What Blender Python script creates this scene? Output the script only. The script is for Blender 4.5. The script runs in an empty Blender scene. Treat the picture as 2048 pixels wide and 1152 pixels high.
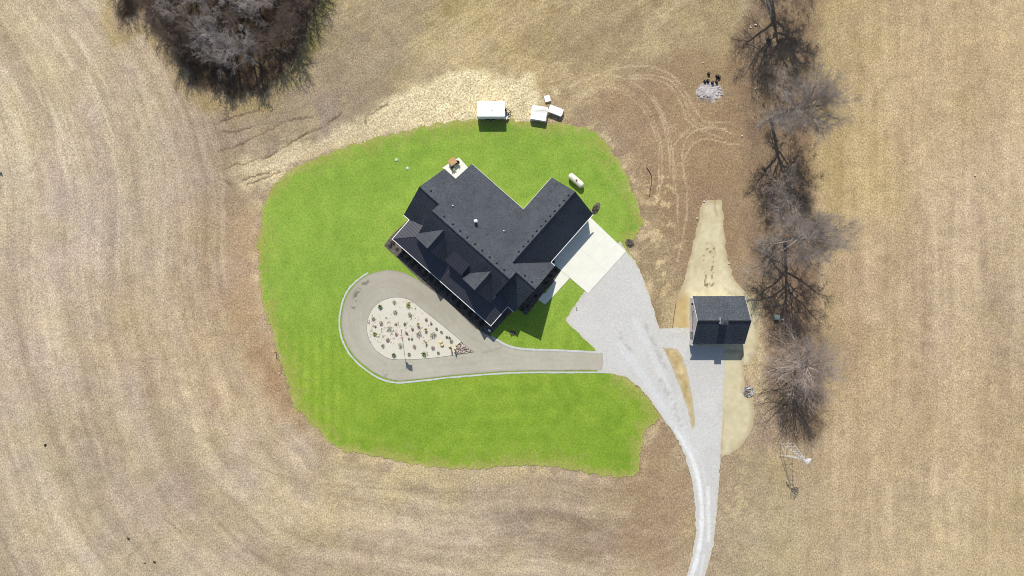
import bpy, bmesh, math, random
import numpy as np
from mathutils import Vector, Matrix
R = math.radians
sc = bpy.context.scene
C = sc.collection

# ------------------------------------------------------------------ camera
CAMH = 115.0
cam = bpy.data.objects.new("camera", bpy.data.cameras.new("camera"))
C.objects.link(cam); sc.camera = cam
cam.location = (0, 0, CAMH)
cam.data.sensor_width = 36.0
cam.data.lens = 18.0 / (85.333 / CAMH)
cam.data.clip_start = 0.5
cam.data.clip_end = 5000
# ------------------------------------------------------------------ light
EL = R(44.5); SX, SY = 0.136, -0.991          # shadows fall along (SX, SY)
w = bpy.data.worlds.new("World"); sc.world = w; w.use_nodes = True
nt = w.node_tree; bg = nt.nodes["Background"]
sky = nt.nodes.new("ShaderNodeTexSky"); sky.sky_type = 'NISHITA'; sky.sun_disc = False
sky.sun_elevation = EL; sky.sun_rotation = math.atan2(-SX, -SY) ; sky.altitude = 200
nt.links.new(sky.outputs[0], bg.inputs[0]); bg.inputs[1].default_value = 0.108
sl = bpy.data.lights.new("sun", 'SUN'); sl.energy = 4.45; sl.angle = R(0.5); sl.color = (1, 0.965, 0.90)
sun = bpy.data.objects.new("sun", sl); C.objects.link(sun)
sun.rotation_euler = Vector((SX*math.cos(EL), SY*math.cos(EL), -math.sin(EL))).to_track_quat('-Z', 'Y').to_euler()
sc.view_settings.view_transform = 'Standard'; sc.view_settings.look = 'None'
sc.cycles.filter_width = 1.0; sc.view_settings.gamma = 1; sc.view_settings.exposure = 0.62
KEXP = 1.92       # light reaching a horizontal white surface at this exposure (used only to pick base colours)

# ------------------------------------------------------------------ helpers
def lin1(c):
    c = c/255.0
    return c/12.92 if c <= 0.04045 else ((c+0.055)/1.055)**2.4
def S(r, g, b, k=1.0):                 # photo tone of a sunlit level surface -> base colour
    return tuple(min(0.85, lin1(v)/KEXP*k) for v in (r, g, b))
def P(px, py, z=0.0):                  # photograph pixel + height -> world metres
    f = (CAMH - z)/CAMH/12.0
    return Vector(((px-1024)*f, (576-py)*f, z))
AX, AY = 9.0, -2.0                     # house frame
CA, SA = math.cos(R(41.4)), math.sin(R(41.4))
def uvw(u, v, z=0.0): return Vector((u*CA+v*SA, -u*SA+v*CA, z))
def px2uv(px, py, h):
    p = P(px, py, h)
    return p.x*CA - p.y*SA, p.x*SA + p.y*CA

def tag(o, label=None, cat=None, group=None, kind=None):
    if label: o['label'] = label
    if cat: o['category'] = cat
    if group: o['group'] = group
    if kind: o['kind'] = kind
    return o
def empty(name, loc=(0, 0, 0), rz=0.0, **k):
    o = bpy.data.objects.new(name, None); C.objects.link(o)
    o.location = loc; o.rotation_euler = (0, 0, rz); o.empty_display_size = 0.3
    return tag(o, **k)
def copy_tree(o, parent=None):
    c = o.copy(); C.objects.link(c); c.parent = parent
    for ch in list(o.children): copy_tree(ch, c)
    return c

class MB:
    def __init__(s): s.v = []; s.f = []; s.sm = []
    def add(s, vs, fs, smooth=False):
        b = len(s.v); s.v += [tuple(x) for x in vs]; s.f += [tuple(b+i for i in f) for f in fs]
        s.sm += [smooth]*len(fs); return s
    def box(s, x0, x1, y0, y1, z0, z1):
        return s.add([(x0,y0,z0),(x1,y0,z0),(x1,y1,z0),(x0,y1,z0),(x0,y0,z1),(x1,y0,z1),(x1,y1,z1),(x0,y1,z1)],
                     [(3,2,1,0),(4,5,6,7),(0,1,5,4),(1,2,6,5),(2,3,7,6),(3,0,4,7)])
    def cbox(s, cx, cy, z0, sx, sy, sz, a=0.0, bev=0.0):
        ca, sa = math.cos(a), math.sin(a)
        def q(x, y): return (cx+x*ca-y*sa, cy+x*sa+y*ca)
        hx, hy = sx/2, sy/2
        if bev <= 0:
            b = [q(-hx,-hy), q(hx,-hy), q(hx,hy), q(-hx,hy)]
            return s.prism(b, z0, z0+sz)
        e = bev
        b = [q(-hx+e,-hy), q(hx-e,-hy), q(hx,-hy+e), q(hx,hy-e), q(hx-e,hy), q(-hx+e,hy), q(-hx,hy-e), q(-hx,-hy+e)]
        t = [((x-cx)*(1-e/hx)+cx, (y-cy)*(1-e/hy)+cy) for x, y in b]
        vs = [(x,y,z0) for x,y in b]+[(x,y,z0+sz-e) for x,y in b]+[(x,y,z0+sz) for x,y in t]
        n = 8; fs = [tuple(range(n-1,-1,-1)), tuple(range(2*n,3*n))]
        for k in (0, n):
            for i in range(n): j=(i+1)%n; fs.append((k+i,k+j,k+n+j,k+n+i))
        return s.add(vs, fs)
    def prism(s, poly, z0, z1):
        n = len(poly)
        vs = [(x,y,z0) for x,y in poly]+[(x,y,z1) for x,y in poly]
        fs = [tuple(range(n-1,-1,-1)), tuple(range(n,2*n))]
        fs += [(i,(i+1)%n,n+(i+1)%n,n+i) for i in range(n)]
        return s.add(vs, fs)
    def slab(s, top, th=0.14):          # a sloping slab: top polygon given in 3-D (ccw from above), th straight down
        n = len(top)
        vs = [tuple(p) for p in top]+[(p[0],p[1],p[2]-th) for p in top]
        fs = [tuple(range(n)), tuple(range(2*n-1,n-1,-1))]
        fs += [(i,n+i,n+(i+1)%n,(i+1)%n) for i in range(n)]
        return s.add(vs, fs)
    def tube(s, pts, rad, n=8, cap=True, smooth=True):
        pts = [Vector(p) for p in pts]
        if not hasattr(rad, '__len__'): rad = [rad]*len(pts)
        vs = []; fs = []
        for i, p in enumerate(pts):
            d = (pts[min(i+1,len(pts)-1)]-pts[max(i-1,0)]).normalized()
            a = d.orthogonal().normalized() if abs(d.z) > 0.95 else d.cross(Vector((0,0,1))).normalized()
            b = d.cross(a)
            for k in range(n):
                t = 2*math.pi*k/n
                vs.append(p+(a*math.cos(t)+b*math.sin(t))*rad[i])
        for i in range(len(pts)-1):
            for k in range(n):
                fs.append((i*n+k, i*n+(k+1)%n, (i+1)*n+(k+1)%n, (i+1)*n+k))
        s.add(vs, fs, smooth)
        if cap: s.add(vs[:n], [tuple(range(n-1,-1,-1))]); s.add(vs[-n:], [tuple(range(n))])
        return s
    def lathe(s, cx, cy, prof, n=16, smooth=True):
        vs = []; fs = []
        for r, z in prof:
            for k in range(n):
                t = 2*math.pi*k/n; vs.append((cx+r*math.cos(t), cy+r*math.sin(t), z))
        for i in range(len(prof)-1):
            for k in range(n): fs.append((i*n+k, i*n+(k+1)%n, (i+1)*n+(k+1)%n, (i+1)*n+k))
        return s.add(vs, fs, smooth)
    def blob(s, c, rad, rng, sq=(1,1,1), sub=2, amp=0.25):
        bm = bmesh.new(); bmesh.ops.create_icosphere(bm, subdivisions=sub, radius=1.0)
        o = [rng.uniform(0, 50) for _ in range(3)]
        vs = []
        for v in bm.verts:
            q = v.co
            k = 1+amp*(math.sin(q.x*3.1+o[0])*math.cos(q.y*2.7+o[1])+0.5*math.sin(q.z*5.3+o[2]+q.x*4))+amp*0.3*rng.uniform(-1,1)
            vs.append((c[0]+q.x*rad*k*sq[0], c[1]+q.y*rad*k*sq[1], c[2]+q.z*rad*k*sq[2]))
        fs = [tuple(v.index for v in f.verts) for f in bm.faces]; bm.free()
        return s.add(vs, fs)
    def build(s, name, mat, parent=None):
        me = bpy.data.meshes.new(name); me.from_pydata(s.v, [], s.f); me.materials.append(mat)
        me.polygons.foreach_set('use_smooth', s.sm); me.update()
        o = bpy.data.objects.new(name, me); C.objects.link(o)
        if parent: o.parent = parent
        return o

# ------------------------------------------------------------------ materials
def mat(name, col, rough=0.8, var=0.12, scale=6.0, col2=None, bump=0.0, bscale=30, metal=0.0, detail=6, attr=None, spec=0.3, coords='Object', stretch=None, lo=0.3, hi=0.7):
    m = bpy.data.materials.new(name); m.use_nodes = True; t = m.node_tree; N = t.nodes; L = t.links
    b = N['Principled BSDF']; b.inputs['Roughness'].default_value = rough; b.inputs['Metallic'].default_value = metal
    b.inputs['Specular IOR Level'].default_value = spec
    tc = N.new('ShaderNodeTexCoord'); mp = N.new('ShaderNodeMapping'); L.new(tc.outputs[coords], mp.inputs[0])
    if stretch: mp.inputs['Scale'].default_value = stretch
    nz = N.new('ShaderNodeTexNoise'); nz.inputs['Scale'].default_value = scale; nz.inputs['Detail'].default_value = detail
    nz.inputs['Roughness'].default_value = 0.65; L.new(mp.outputs[0], nz.inputs['Vector'])
    mr = N.new('ShaderNodeMapRange'); mr.inputs[1].default_value = lo; mr.inputs[2].default_value = hi
    L.new(nz.outputs['Fac'], mr.inputs[0])
    mx = N.new('ShaderNodeMix'); mx.data_type = 'RGBA'; L.new(mr.outputs[0], mx.inputs['Factor'])
    c2 = col2 or tuple(min(1, c*(1+var)) for c in col); c1 = col if col2 else tuple(c*(1-var) for c in col)
    mx.inputs['A'].default_value = (*c1, 1); mx.inputs['B'].default_value = (*c2, 1)
    L.new(mx.outputs['Result'], b.inputs['Base Color'])
    if bump:
        n2 = N.new('ShaderNodeTexNoise'); n2.inputs['Scale'].default_value = bscale; n2.inputs['Detail'].default_value = 4
        L.new(tc.outputs[coords], n2.inputs['Vector'])
        bp = N.new('ShaderNodeBump'); bp.inputs['Strength'].default_value = bump; bp.inputs['Distance'].default_value = 0.05
        L.new(n2.outputs['Fac'], bp.inputs['Height']); L.new(bp.outputs[0], b.inputs['Normal'])
    return m

def ground_mat(name, grains, bump=0.5, bscale=4.0, bdist=0.08, fleck=None):
    """vertex colour x stacked noises; grains = [(scale, low, high, stretch)], Msk.r boosts the speckle"""
    m = bpy.data.materials.new(name); m.use_nodes = True; t = m.node_tree; N = t.nodes; L = t.links
    b = N['Principled BSDF']; b.inputs['Roughness'].default_value = 0.95; b.inputs['Specular IOR Level'].default_value = 0.1
    tc = N.new('ShaderNodeTexCoord')
    at = N.new('ShaderNodeAttribute'); at.attribute_name = 'Col'
    ms = N.new('ShaderNodeAttribute'); ms.attribute_name = 'Msk'
    sep = N.new('ShaderNodeSeparateColor'); L.new(ms.outputs['Color'], sep.inputs[0])
    cur = at.outputs['Color']
    for i, (scl, lo, hi, st) in enumerate(grains):
        mp = N.new('ShaderNodeMapping'); mp.inputs['Scale'].default_value = st or (1, 1, 1)
        mp.inputs['Rotation'].default_value = (0, 0, 0.4*i)
        L.new(tc.outputs['Object'], mp.inputs[0])
        nz = N.new('ShaderNodeTexNoise'); nz.inputs['Scale'].default_value = scl; nz.inputs['Detail'].default_value = 5
        nz.inputs['Roughness'].default_value = 0.7; L.new(mp.outputs[0], nz.inputs['Vector'])
        mr = N.new('ShaderNodeMapRange'); mr.inputs[1].default_value = 0.32; mr.inputs[2].default_value = 0.68
        mr.inputs[3].default_value = lo; mr.inputs[4].default_value = hi; L.new(nz.outputs['Fac'], mr.inputs[0])
        mx = N.new('ShaderNodeMix'); mx.data_type = 'RGBA'; mx.blend_type = 'MULTIPLY'; mx.inputs['Factor'].default_value = 1
        L.new(cur, mx.inputs['A']); L.new(mr.outputs[0], mx.inputs['B']); cur = mx.outputs['Result']
    # clumpy speckle where Msk.r is high
    vo = N.new('ShaderNodeTexNoise'); vo.inputs['Scale'].default_value = 3.4; vo.inputs['Detail'].default_value = 5
    vo.inputs['Roughness'].default_value = 0.6; L.new(tc.outputs['Object'], vo.inputs['Vector'])
    vr = N.new('ShaderNodeMapRange'); vr.inputs[1].default_value = 0.50; vr.inputs[2].default_value = 0.62; L.new(vo.outputs['Fac'], vr.inputs[0])
    mm = N.new('ShaderNodeMath'); mm.operation = 'MULTIPLY'; L.new(vr.outputs[0], mm.inputs[0]); L.new(sep.outputs[0], mm.inputs[1])
    mx = N.new('ShaderNodeMix'); mx.data_type = 'RGBA'; L.new(mm.outputs[0], mx.inputs['Factor'])
    L.new(cur, mx.inputs['A']); mx.inputs['B'].default_value = (*(fleck or S(150, 128, 84)), 1); cur = mx.outputs['Result']
    L.new(cur, b.inputs['Base Color'])
    n2 = N.new('ShaderNodeTexNoise'); n2.inputs['Scale'].default_value = bscale; n2.inputs['Detail'].default_value = 5
    n2.inputs['Roughness'].default_value = 0.7; L.new(tc.outputs['Object'], n2.inputs['Vector'])
    bp = N.new('ShaderNodeBump'); bp.inputs['Strength'].default_value = bump; bp.inputs['Distance'].default_value = bdist
    L.new(n2.outputs['Fac'], bp.inputs['Height']); L.new(bp.outputs[0], b.inputs['Normal'])
    return m

def shingle_mat():
    m = mat('asphalt_shingle', S(88, 92, 98), 1.0, scale=4.8, var=0.42, detail=6, bump=0.05, bscale=9, spec=0.03, lo=.36, hi=.64)
    t = m.node_tree; N = t.nodes; L = t.links; b = N['Principled BSDF']
    src = b.inputs['Base Color'].links[0].from_socket
    tc = N.new('ShaderNodeTexCoord'); n = N.new('ShaderNodeTexNoise'); n.inputs['Scale'].default_value = 0.35; n.inputs['Detail'].default_value = 3
    L.new(tc.outputs['Object'], n.inputs['Vector'])
    r = N.new('ShaderNodeMapRange'); r.inputs[1].default_value = .3; r.inputs[2].default_value = .7; r.inputs[3].default_value = .88; r.inputs[4].default_value = 1.14
    L.new(n.outputs['Fac'], r.inputs[0])
    x = N.new('ShaderNodeMix'); x.data_type = 'RGBA'; x.blend_type = 'MULTIPLY'; x.inputs['Factor'].default_value = 1
    L.new(src, x.inputs['A']); L.new(r.outputs[0], x.inputs['B']); L.new(x.outputs['Result'], b.inputs['Base Color'])
    return m

M = {}
M['shingle'] = shingle_mat()
M['metal_roof'] = mat('dark_metal_roof', S(100, 99, 106), 0.46, scale=1.2, var=0.08, metal=0.65)
M['seam'] = mat('seam_metal', (0.018, 0.018, 0.022), 0.5, var=.1)
M['white'] = mat('white_paint', (0.62, 0.62, 0.60), 0.5, var=0.04, scale=3)
M['cream'] = mat('cream_paint', (0.50, 0.49, 0.40), 0.5, var=0.04, scale=3)
M['siding'] = mat('white_siding', (0.50, 0.50, 0.49), 0.6, var=0.05, scale=2)
M['glass'] = mat('dark_glass', (0.03, 0.035, 0.04), 0.08, var=0.1, scale=1, spec=0.6)
M['black'] = mat('black_plastic', (0.012, 0.012, 0.014), 0.5, var=0.1)
M['blackmetal'] = mat('black_metal', (0.025, 0.025, 0.028), 0.4, var=0.1, metal=0.3)
M['galv'] = mat('galvanised_steel', (0.50, 0.50, 0.50), 0.45, var=0.1, metal=0.2)
M['steelwhite'] = mat('pale_steel', (0.48, 0.45, 0.41), 0.5, var=0.08)
M['concrete'] = mat('concrete', S(252, 250, 233), 0.85, scale=0.8, var=0.04, detail=8, bump=0.1, coords='Object')
M['timber'] = mat('orange_timber', S(215, 165, 115), 0.7, scale=6, var=0.25)
M['bark'] = mat('bark', (0.085, 0.072, 0.060), 0.95, scale=3, var=0.35)
M['twig'] = mat('twig_bark', (0.225, 0.19, 0.165), 0.95, scale=1.2, var=0.25)
M['twigdark'] = mat('dark_twig_bark', (0.135, 0.098, 0.075), 0.95, scale=1.2, var=0.3)
M['twigpale'] = mat('pale_twig_bark', (0.33, 0.29, 0.27), 0.95, scale=1.2, var=0.2)
M['twigpink'] = mat('pinkish_twig_bark', (0.30, 0.245, 0.21), 0.95, scale=1.2, var=0.2)
M['red'] = mat('red_paint', (0.35, 0.04, 0.05), 0.5, var=0.05)
M['redbrown'] = mat('red_brown_board', (0.16, 0.07, 0.055), 0.7, var=0.2)
M['greenpl'] = mat('teal_plastic', (0.02, 0.07, 0.06), 0.5, var=0.1)
M['greybox'] = mat('pale_teal_metal', (0.13, 0.17, 0.165), 0.5, var=0.15, scale=5)
M['stone'] = mat('tan_stone', S(230, 205, 150), 0.9, scale=3, var=0.25, bump=0.5, bscale=6)
M['cobble'] = mat('pinkish_cobble', S(205, 180, 165), 0.9, scale=0.9, col2=S(240, 225, 210), detail=2)
M['greyrock'] = mat('grey_rock', S(110, 105, 105), 0.9, scale=2.2, col2=S(225, 220, 218), detail=2, lo=.4, hi=.6)
M['leafgreen'] = mat('olive_shrub_leaf', S(150, 160, 62), 0.8, scale=5, var=0.35)
M['leafdark'] = mat('dark_green_leaf', S(112, 132, 76), 0.8, scale=5, var=0.35)
M['leafsage'] = mat('sage_leaf', S(165, 180, 125), 0.8, scale=5, var=0.3)
M['leafbrown'] = mat('dormant_brown_stem', S(160, 130, 112), 0.9, scale=5, var=0.3)
M['leafrose'] = mat('dusty_rose_leaf', S(190, 145, 132), 0.9, scale=5, var=0.3)
M['leafgrey'] = mat('dark_grey_twiggy_mound', S(138, 120, 104), 0.9, scale=5, var=0.35)
M['grassgold'] = mat('golden_dry_grass', S(225, 200, 130), 0.9, scale=5, var=0.25)
M['bedshrub'] = mat('dark_bed_shrub', (0.012, 0.016, 0.010), 0.9, scale=5, var=0.4)
M['ash'] = mat('wood_ash', S(168, 154, 148), 0.95, scale=2.2, col2=S(226, 220, 216), bump=0.6, bscale=3)
M['char'] = mat('charred_wood', (0.014, 0.012, 0.011), 0.85, scale=4, var=0.3)
M['clod'] = mat('dark_clod', (0.02, 0.018, 0.014), 0.95, scale=4, var=0.4)
M['palerock'] = mat('pale_rock', S(225, 215, 200), 0.9, scale=3, var=0.1)

# ------------------------------------------------------------------ numpy noise and fields
rs = np.random.RandomState(7)
_perm = rs.rand(256, 256)
def vn(x, y):
    xi = np.floor(x).astype(int); yi = np.floor(y).astype(int); fx = x-xi; fy = y-yi
    fx = fx*fx*(3-2*fx); fy = fy*fy*(3-2*fy)
    g = lambda a, b: _perm[a % 256, b % 256]
    return (g(xi,yi)*(1-fx)+g(xi+1,yi)*fx)*(1-fy)+(g(xi,yi+1)*(1-fx)+g(xi+1,yi+1)*fx)*fy
def fbm(x, y, o=4, off=0.0):
    s = 0; a = 0.5; t = 0
    for i in range(o):
        s = s+a*vn(x*2**i+off+17.3*i, y*2**i+off*1.7+31.7*i); t += a; a *= 0.55
    return s/t
def w2p(x, y): return x*12+1024, 576-y*12
def seg_dist(px, py, pts, closed=False):
    d = np.full(px.shape, 1e9); n = len(pts)
    for i in range(n if closed else n-1):
        ax, ay = pts[i]; bx, by = pts[(i+1) % n]
        dx, dy = bx-ax, by-ay; L2 = dx*dx+dy*dy+1e-9
        t = np.clip(((px-ax)*dx+(py-ay)*dy)/L2, 0, 1)
        d = np.minimum(d, np.hypot(px-ax-t*dx, py-ay-t*dy))
    return d
def inside(px, py, pts):
    r = np.zeros(px.shape, bool); n = len(pts)
    for i in range(n):
        ax, ay = pts[i]; bx, by = pts[(i+1) % n]
        c = ((ay > py) != (by > py)) & (px < (bx-ax)*(py-ay)/((by-ay) if by != ay else 1e-9)+ax)
        r ^= c
    return r
def sdist(px, py, pts):                # positive inside, in pixels
    d = seg_dist(px, py, pts, True)
    return np.where(inside(px, py, pts), d, -d)
def smooth_poly(pts, it=2, closed=True):
    for _ in range(it):
        q = []; n = len(pts)
        for i in range(n if closed else n-1):
            a = pts[i]; b = pts[(i+1) % n]
            q += [(a[0]*.75+b[0]*.25, a[1]*.75+b[1]*.25), (a[0]*.25+b[0]*.75, a[1]*.25+b[1]*.75)]
        if not closed: q = [pts[0]]+q+[pts[-1]]
        pts = q
    return pts
def lerp(a, b, t): return a*(1-t[..., None])+np.array(b)*t[..., None]
def sst(e0, e1, x):
    t = np.clip((x-e0)/(e1-e0), 0, 1); return t*t*(3-2*t)

LAWN = [(551,362),(575,345),(610,325),(650,308),(700,290),(760,272),(820,257),(880,246),(940,241),(1010,239),(1060,244),(1100,245),(1150,250),(1185,262),(1215,290),(1240,325),(1255,350),(1262,375),(1275,400),(1283,430),(1284,455),(1275,470),(1262,480),(1252,500),(1270,520),(1290,570),(1240,640),(1215,700),(1225,744),(1248,752),(1280,775),(1300,800),(1320,830),(1318,840),(1295,857),(1283,875),(1280,910),(1276,945),(1265,954),(1230,953),(1180,948),(1130,935),(1090,930),(1040,930),(1000,932),(950,939),(900,937),(840,930),(790,922),(740,912),(690,903),(665,890),(640,865),(610,835),(590,815),(583,790),(575,760),(560,725),(550,690),(540,650),(528,610),(520,570),(516,520),(516,480),(522,440),(530,400),(545,370)]
GRAVEL = [(1170,580),(1240,480),(1252,503),(1265,515),(1280,540),(1290,565),(1300,595),(1310,630),(1318,657),(1340,656),(1390,656),(1395,690),(1451,690),(1450,720),(1447,800),(1443,870),(1440,930),(1437,980),(1433,1030),(1427,1090),(1410,1152),(1395,1200),(1360,1200),(1374,1152),(1385,1110),(1392,1060),(1390,1010),(1385,970),(1378,940),(1368,905),(1350,870),(1325,835),(1300,800),(1280,775),(1250,752),(1203,745),(1190,740),(1190,700),(1191,699),(1130,641)]
SAND_UP = [(1405,405),(1415,400),(1430,400),(1443,402),(1447,430),(1450,480),(1455,520),(1465,550),(1480,575),(1500,592),(1512,610),(1520,640),(1516,690),(1500,730),(1440,730),(1370,665),(1340,660),(1343,640),(1349,610),(1357,590),(1365,570),(1375,530),(1385,490),(1395,450),(1400,420)]
SAND_LO = [(1440,700),(1487,700),(1488,760),(1491,780),(1505,800),(1509,830),(1500,870),(1480,895),(1460,910),(1440,916)]
MEDIAN = [(1325,695),(1355,697),(1365,715),(1375,745),(1382,780),(1388,820),(1390,850),(1384,860),(1376,820),(1365,790),(1355,765),(1345,735),(1333,710)]
WOODS = [(225,-60),(228,20),(245,60),(262,50),(285,20),(300,40),(330,90),(360,130),(380,165),(420,185),(470,205),(530,195),(560,170),(590,130),(610,80),(630,30),(655,-60)]
ROWP = [(1500,-60),(1470,60),(1450,150),(1480,300),(1490,450),(1500,560),(1510,650),(1540,800),(1560,880),(1620,900),(1665,850),(1650,600),(1640,400),(1640,150),(1640,-60)]

def zz(ox, oy, s, pts): return [(ox+x/s, oy+y/s) for x, y in pts]
TRACKS = [zz(1140,120,2.618,t) for t in (
 [(0,150),(80,100),(180,72),(280,90),(380,150),(450,220),(500,320),(530,430),(545,520),(540,600),(565,700),(565,850)],
 [(30,195),(110,150),(200,120),(280,140),(360,200),(420,270),(460,370),(480,450),(485,550),(480,640),(465,720)],
 [(20,205),(110,162),(200,135),(270,155),(345,215),(405,285),(447,385),(467,465),(470,560),(455,740)],
 [(0,135),(150,70),(300,30),(420,30),(530,70),(600,150),(640,240),(690,310),(760,350),(860,390)],
 [(310,95),(430,95),(530,130),(580,220),(610,310),(650,350),(720,380),(800,410)],
 [(310,80),(450,80),(545,110),(600,200),(630,300),(670,335),(740,360),(820,365)],
 [(890,440),(800,435),(720,405),(650,430),(600,500),(595,580),(610,680),(615,800),(590,930),(560,1060)],
 [(860,330),(720,320),(640,345),(580,400),(550,440)],
 [(820,360),(720,350),(650,370),(600,420),(585,500),(590,560)],
 [(430,180),(480,260),(520,380),(540,500),(535,590)],
 [(415,185),(465,265),(505,385),(525,505),(522,590)])]
GULLY = [zz(400,60,3.3875,t) for t in (
 [(100,640),(180,605),(240,585),(330,560),(420,545)],
 [(110,830),(200,800),(280,775),(350,725),(420,700),(500,665),(580,620),(650,605),(760,590)],
 [(150,950),(230,915),(310,905),(380,875),(460,860),(520,820),(600,780),(680,720),(760,680),(850,650),(960,560)],
 [(150,1015),(210,1045),(270,1030),(330,1000),(400,985),(470,960)],
 [(320,1048),(400,1015),(480,990),(540,960)],
 [(90,700),(160,690),(240,690),(380,650)],
 [(1120,640),(1135,580),(1200,540),(1270,500)])]

ANCH = [(20,50,190,172,138),(100,200,198,178,146),(60,600,194,174,148),(200,400,190,172,150),(300,300,180,162,142),(350,500,187,168,142),(400,700,190,168,133),(480,500,178,151,116),(490,700,173,147,116),(300,900,188,169,141),(60,1000,188,170,140),(250,1120,193,175,145),(500,900,188,169,142),(600,1000,185,166,140),(800,1050,183,163,138),(680,935,200,180,136),(880,950,206,188,142),(1000,1000,180,162,137),(1000,1120,182,163,138),(1200,1050,176,156,129),(1330,930,167,144,113),(1300,1100,175,154,122),
 (720,50,165,146,112),(650,150,168,153,116),(720,190,158,140,118),(600,250,160,142,120),(900,50,170,150,104),(1000,60,176,154,108),(1150,40,164,142,104),(1300,60,165,145,106),(1200,170,170,147,112),(1290,190,173,151,118),(1400,300,158,134,98),(1380,380,154,129,96),(1250,300,168,145,115),(1320,450,170,148,114),(1335,550,163,144,110),(1470,450,161,136,107),(900,145,196,174,124),(480,290,165,145,118),(450,200,178,158,124),(160,60,194,176,146),(230,150,192,174,146),
 (1700,50,180,162,120),(1800,200,185,164,124),(1950,100,193,173,131),(1980,400,193,174,140),(1850,500,188,168,132),(1750,700,185,163,122),(1900,800,189,169,132),(1980,1000,195,177,135),(1800,1000,193,175,138),(1700,900,184,166,126),(1550,1050,184,166,128),(1480,1000,174,154,116),(1650,1100,187,169,134),(1530,880,167,143,111),(1600,600,168,146,114),(1660,350,190,170,120),(1880,650,187,169,138)]

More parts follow.
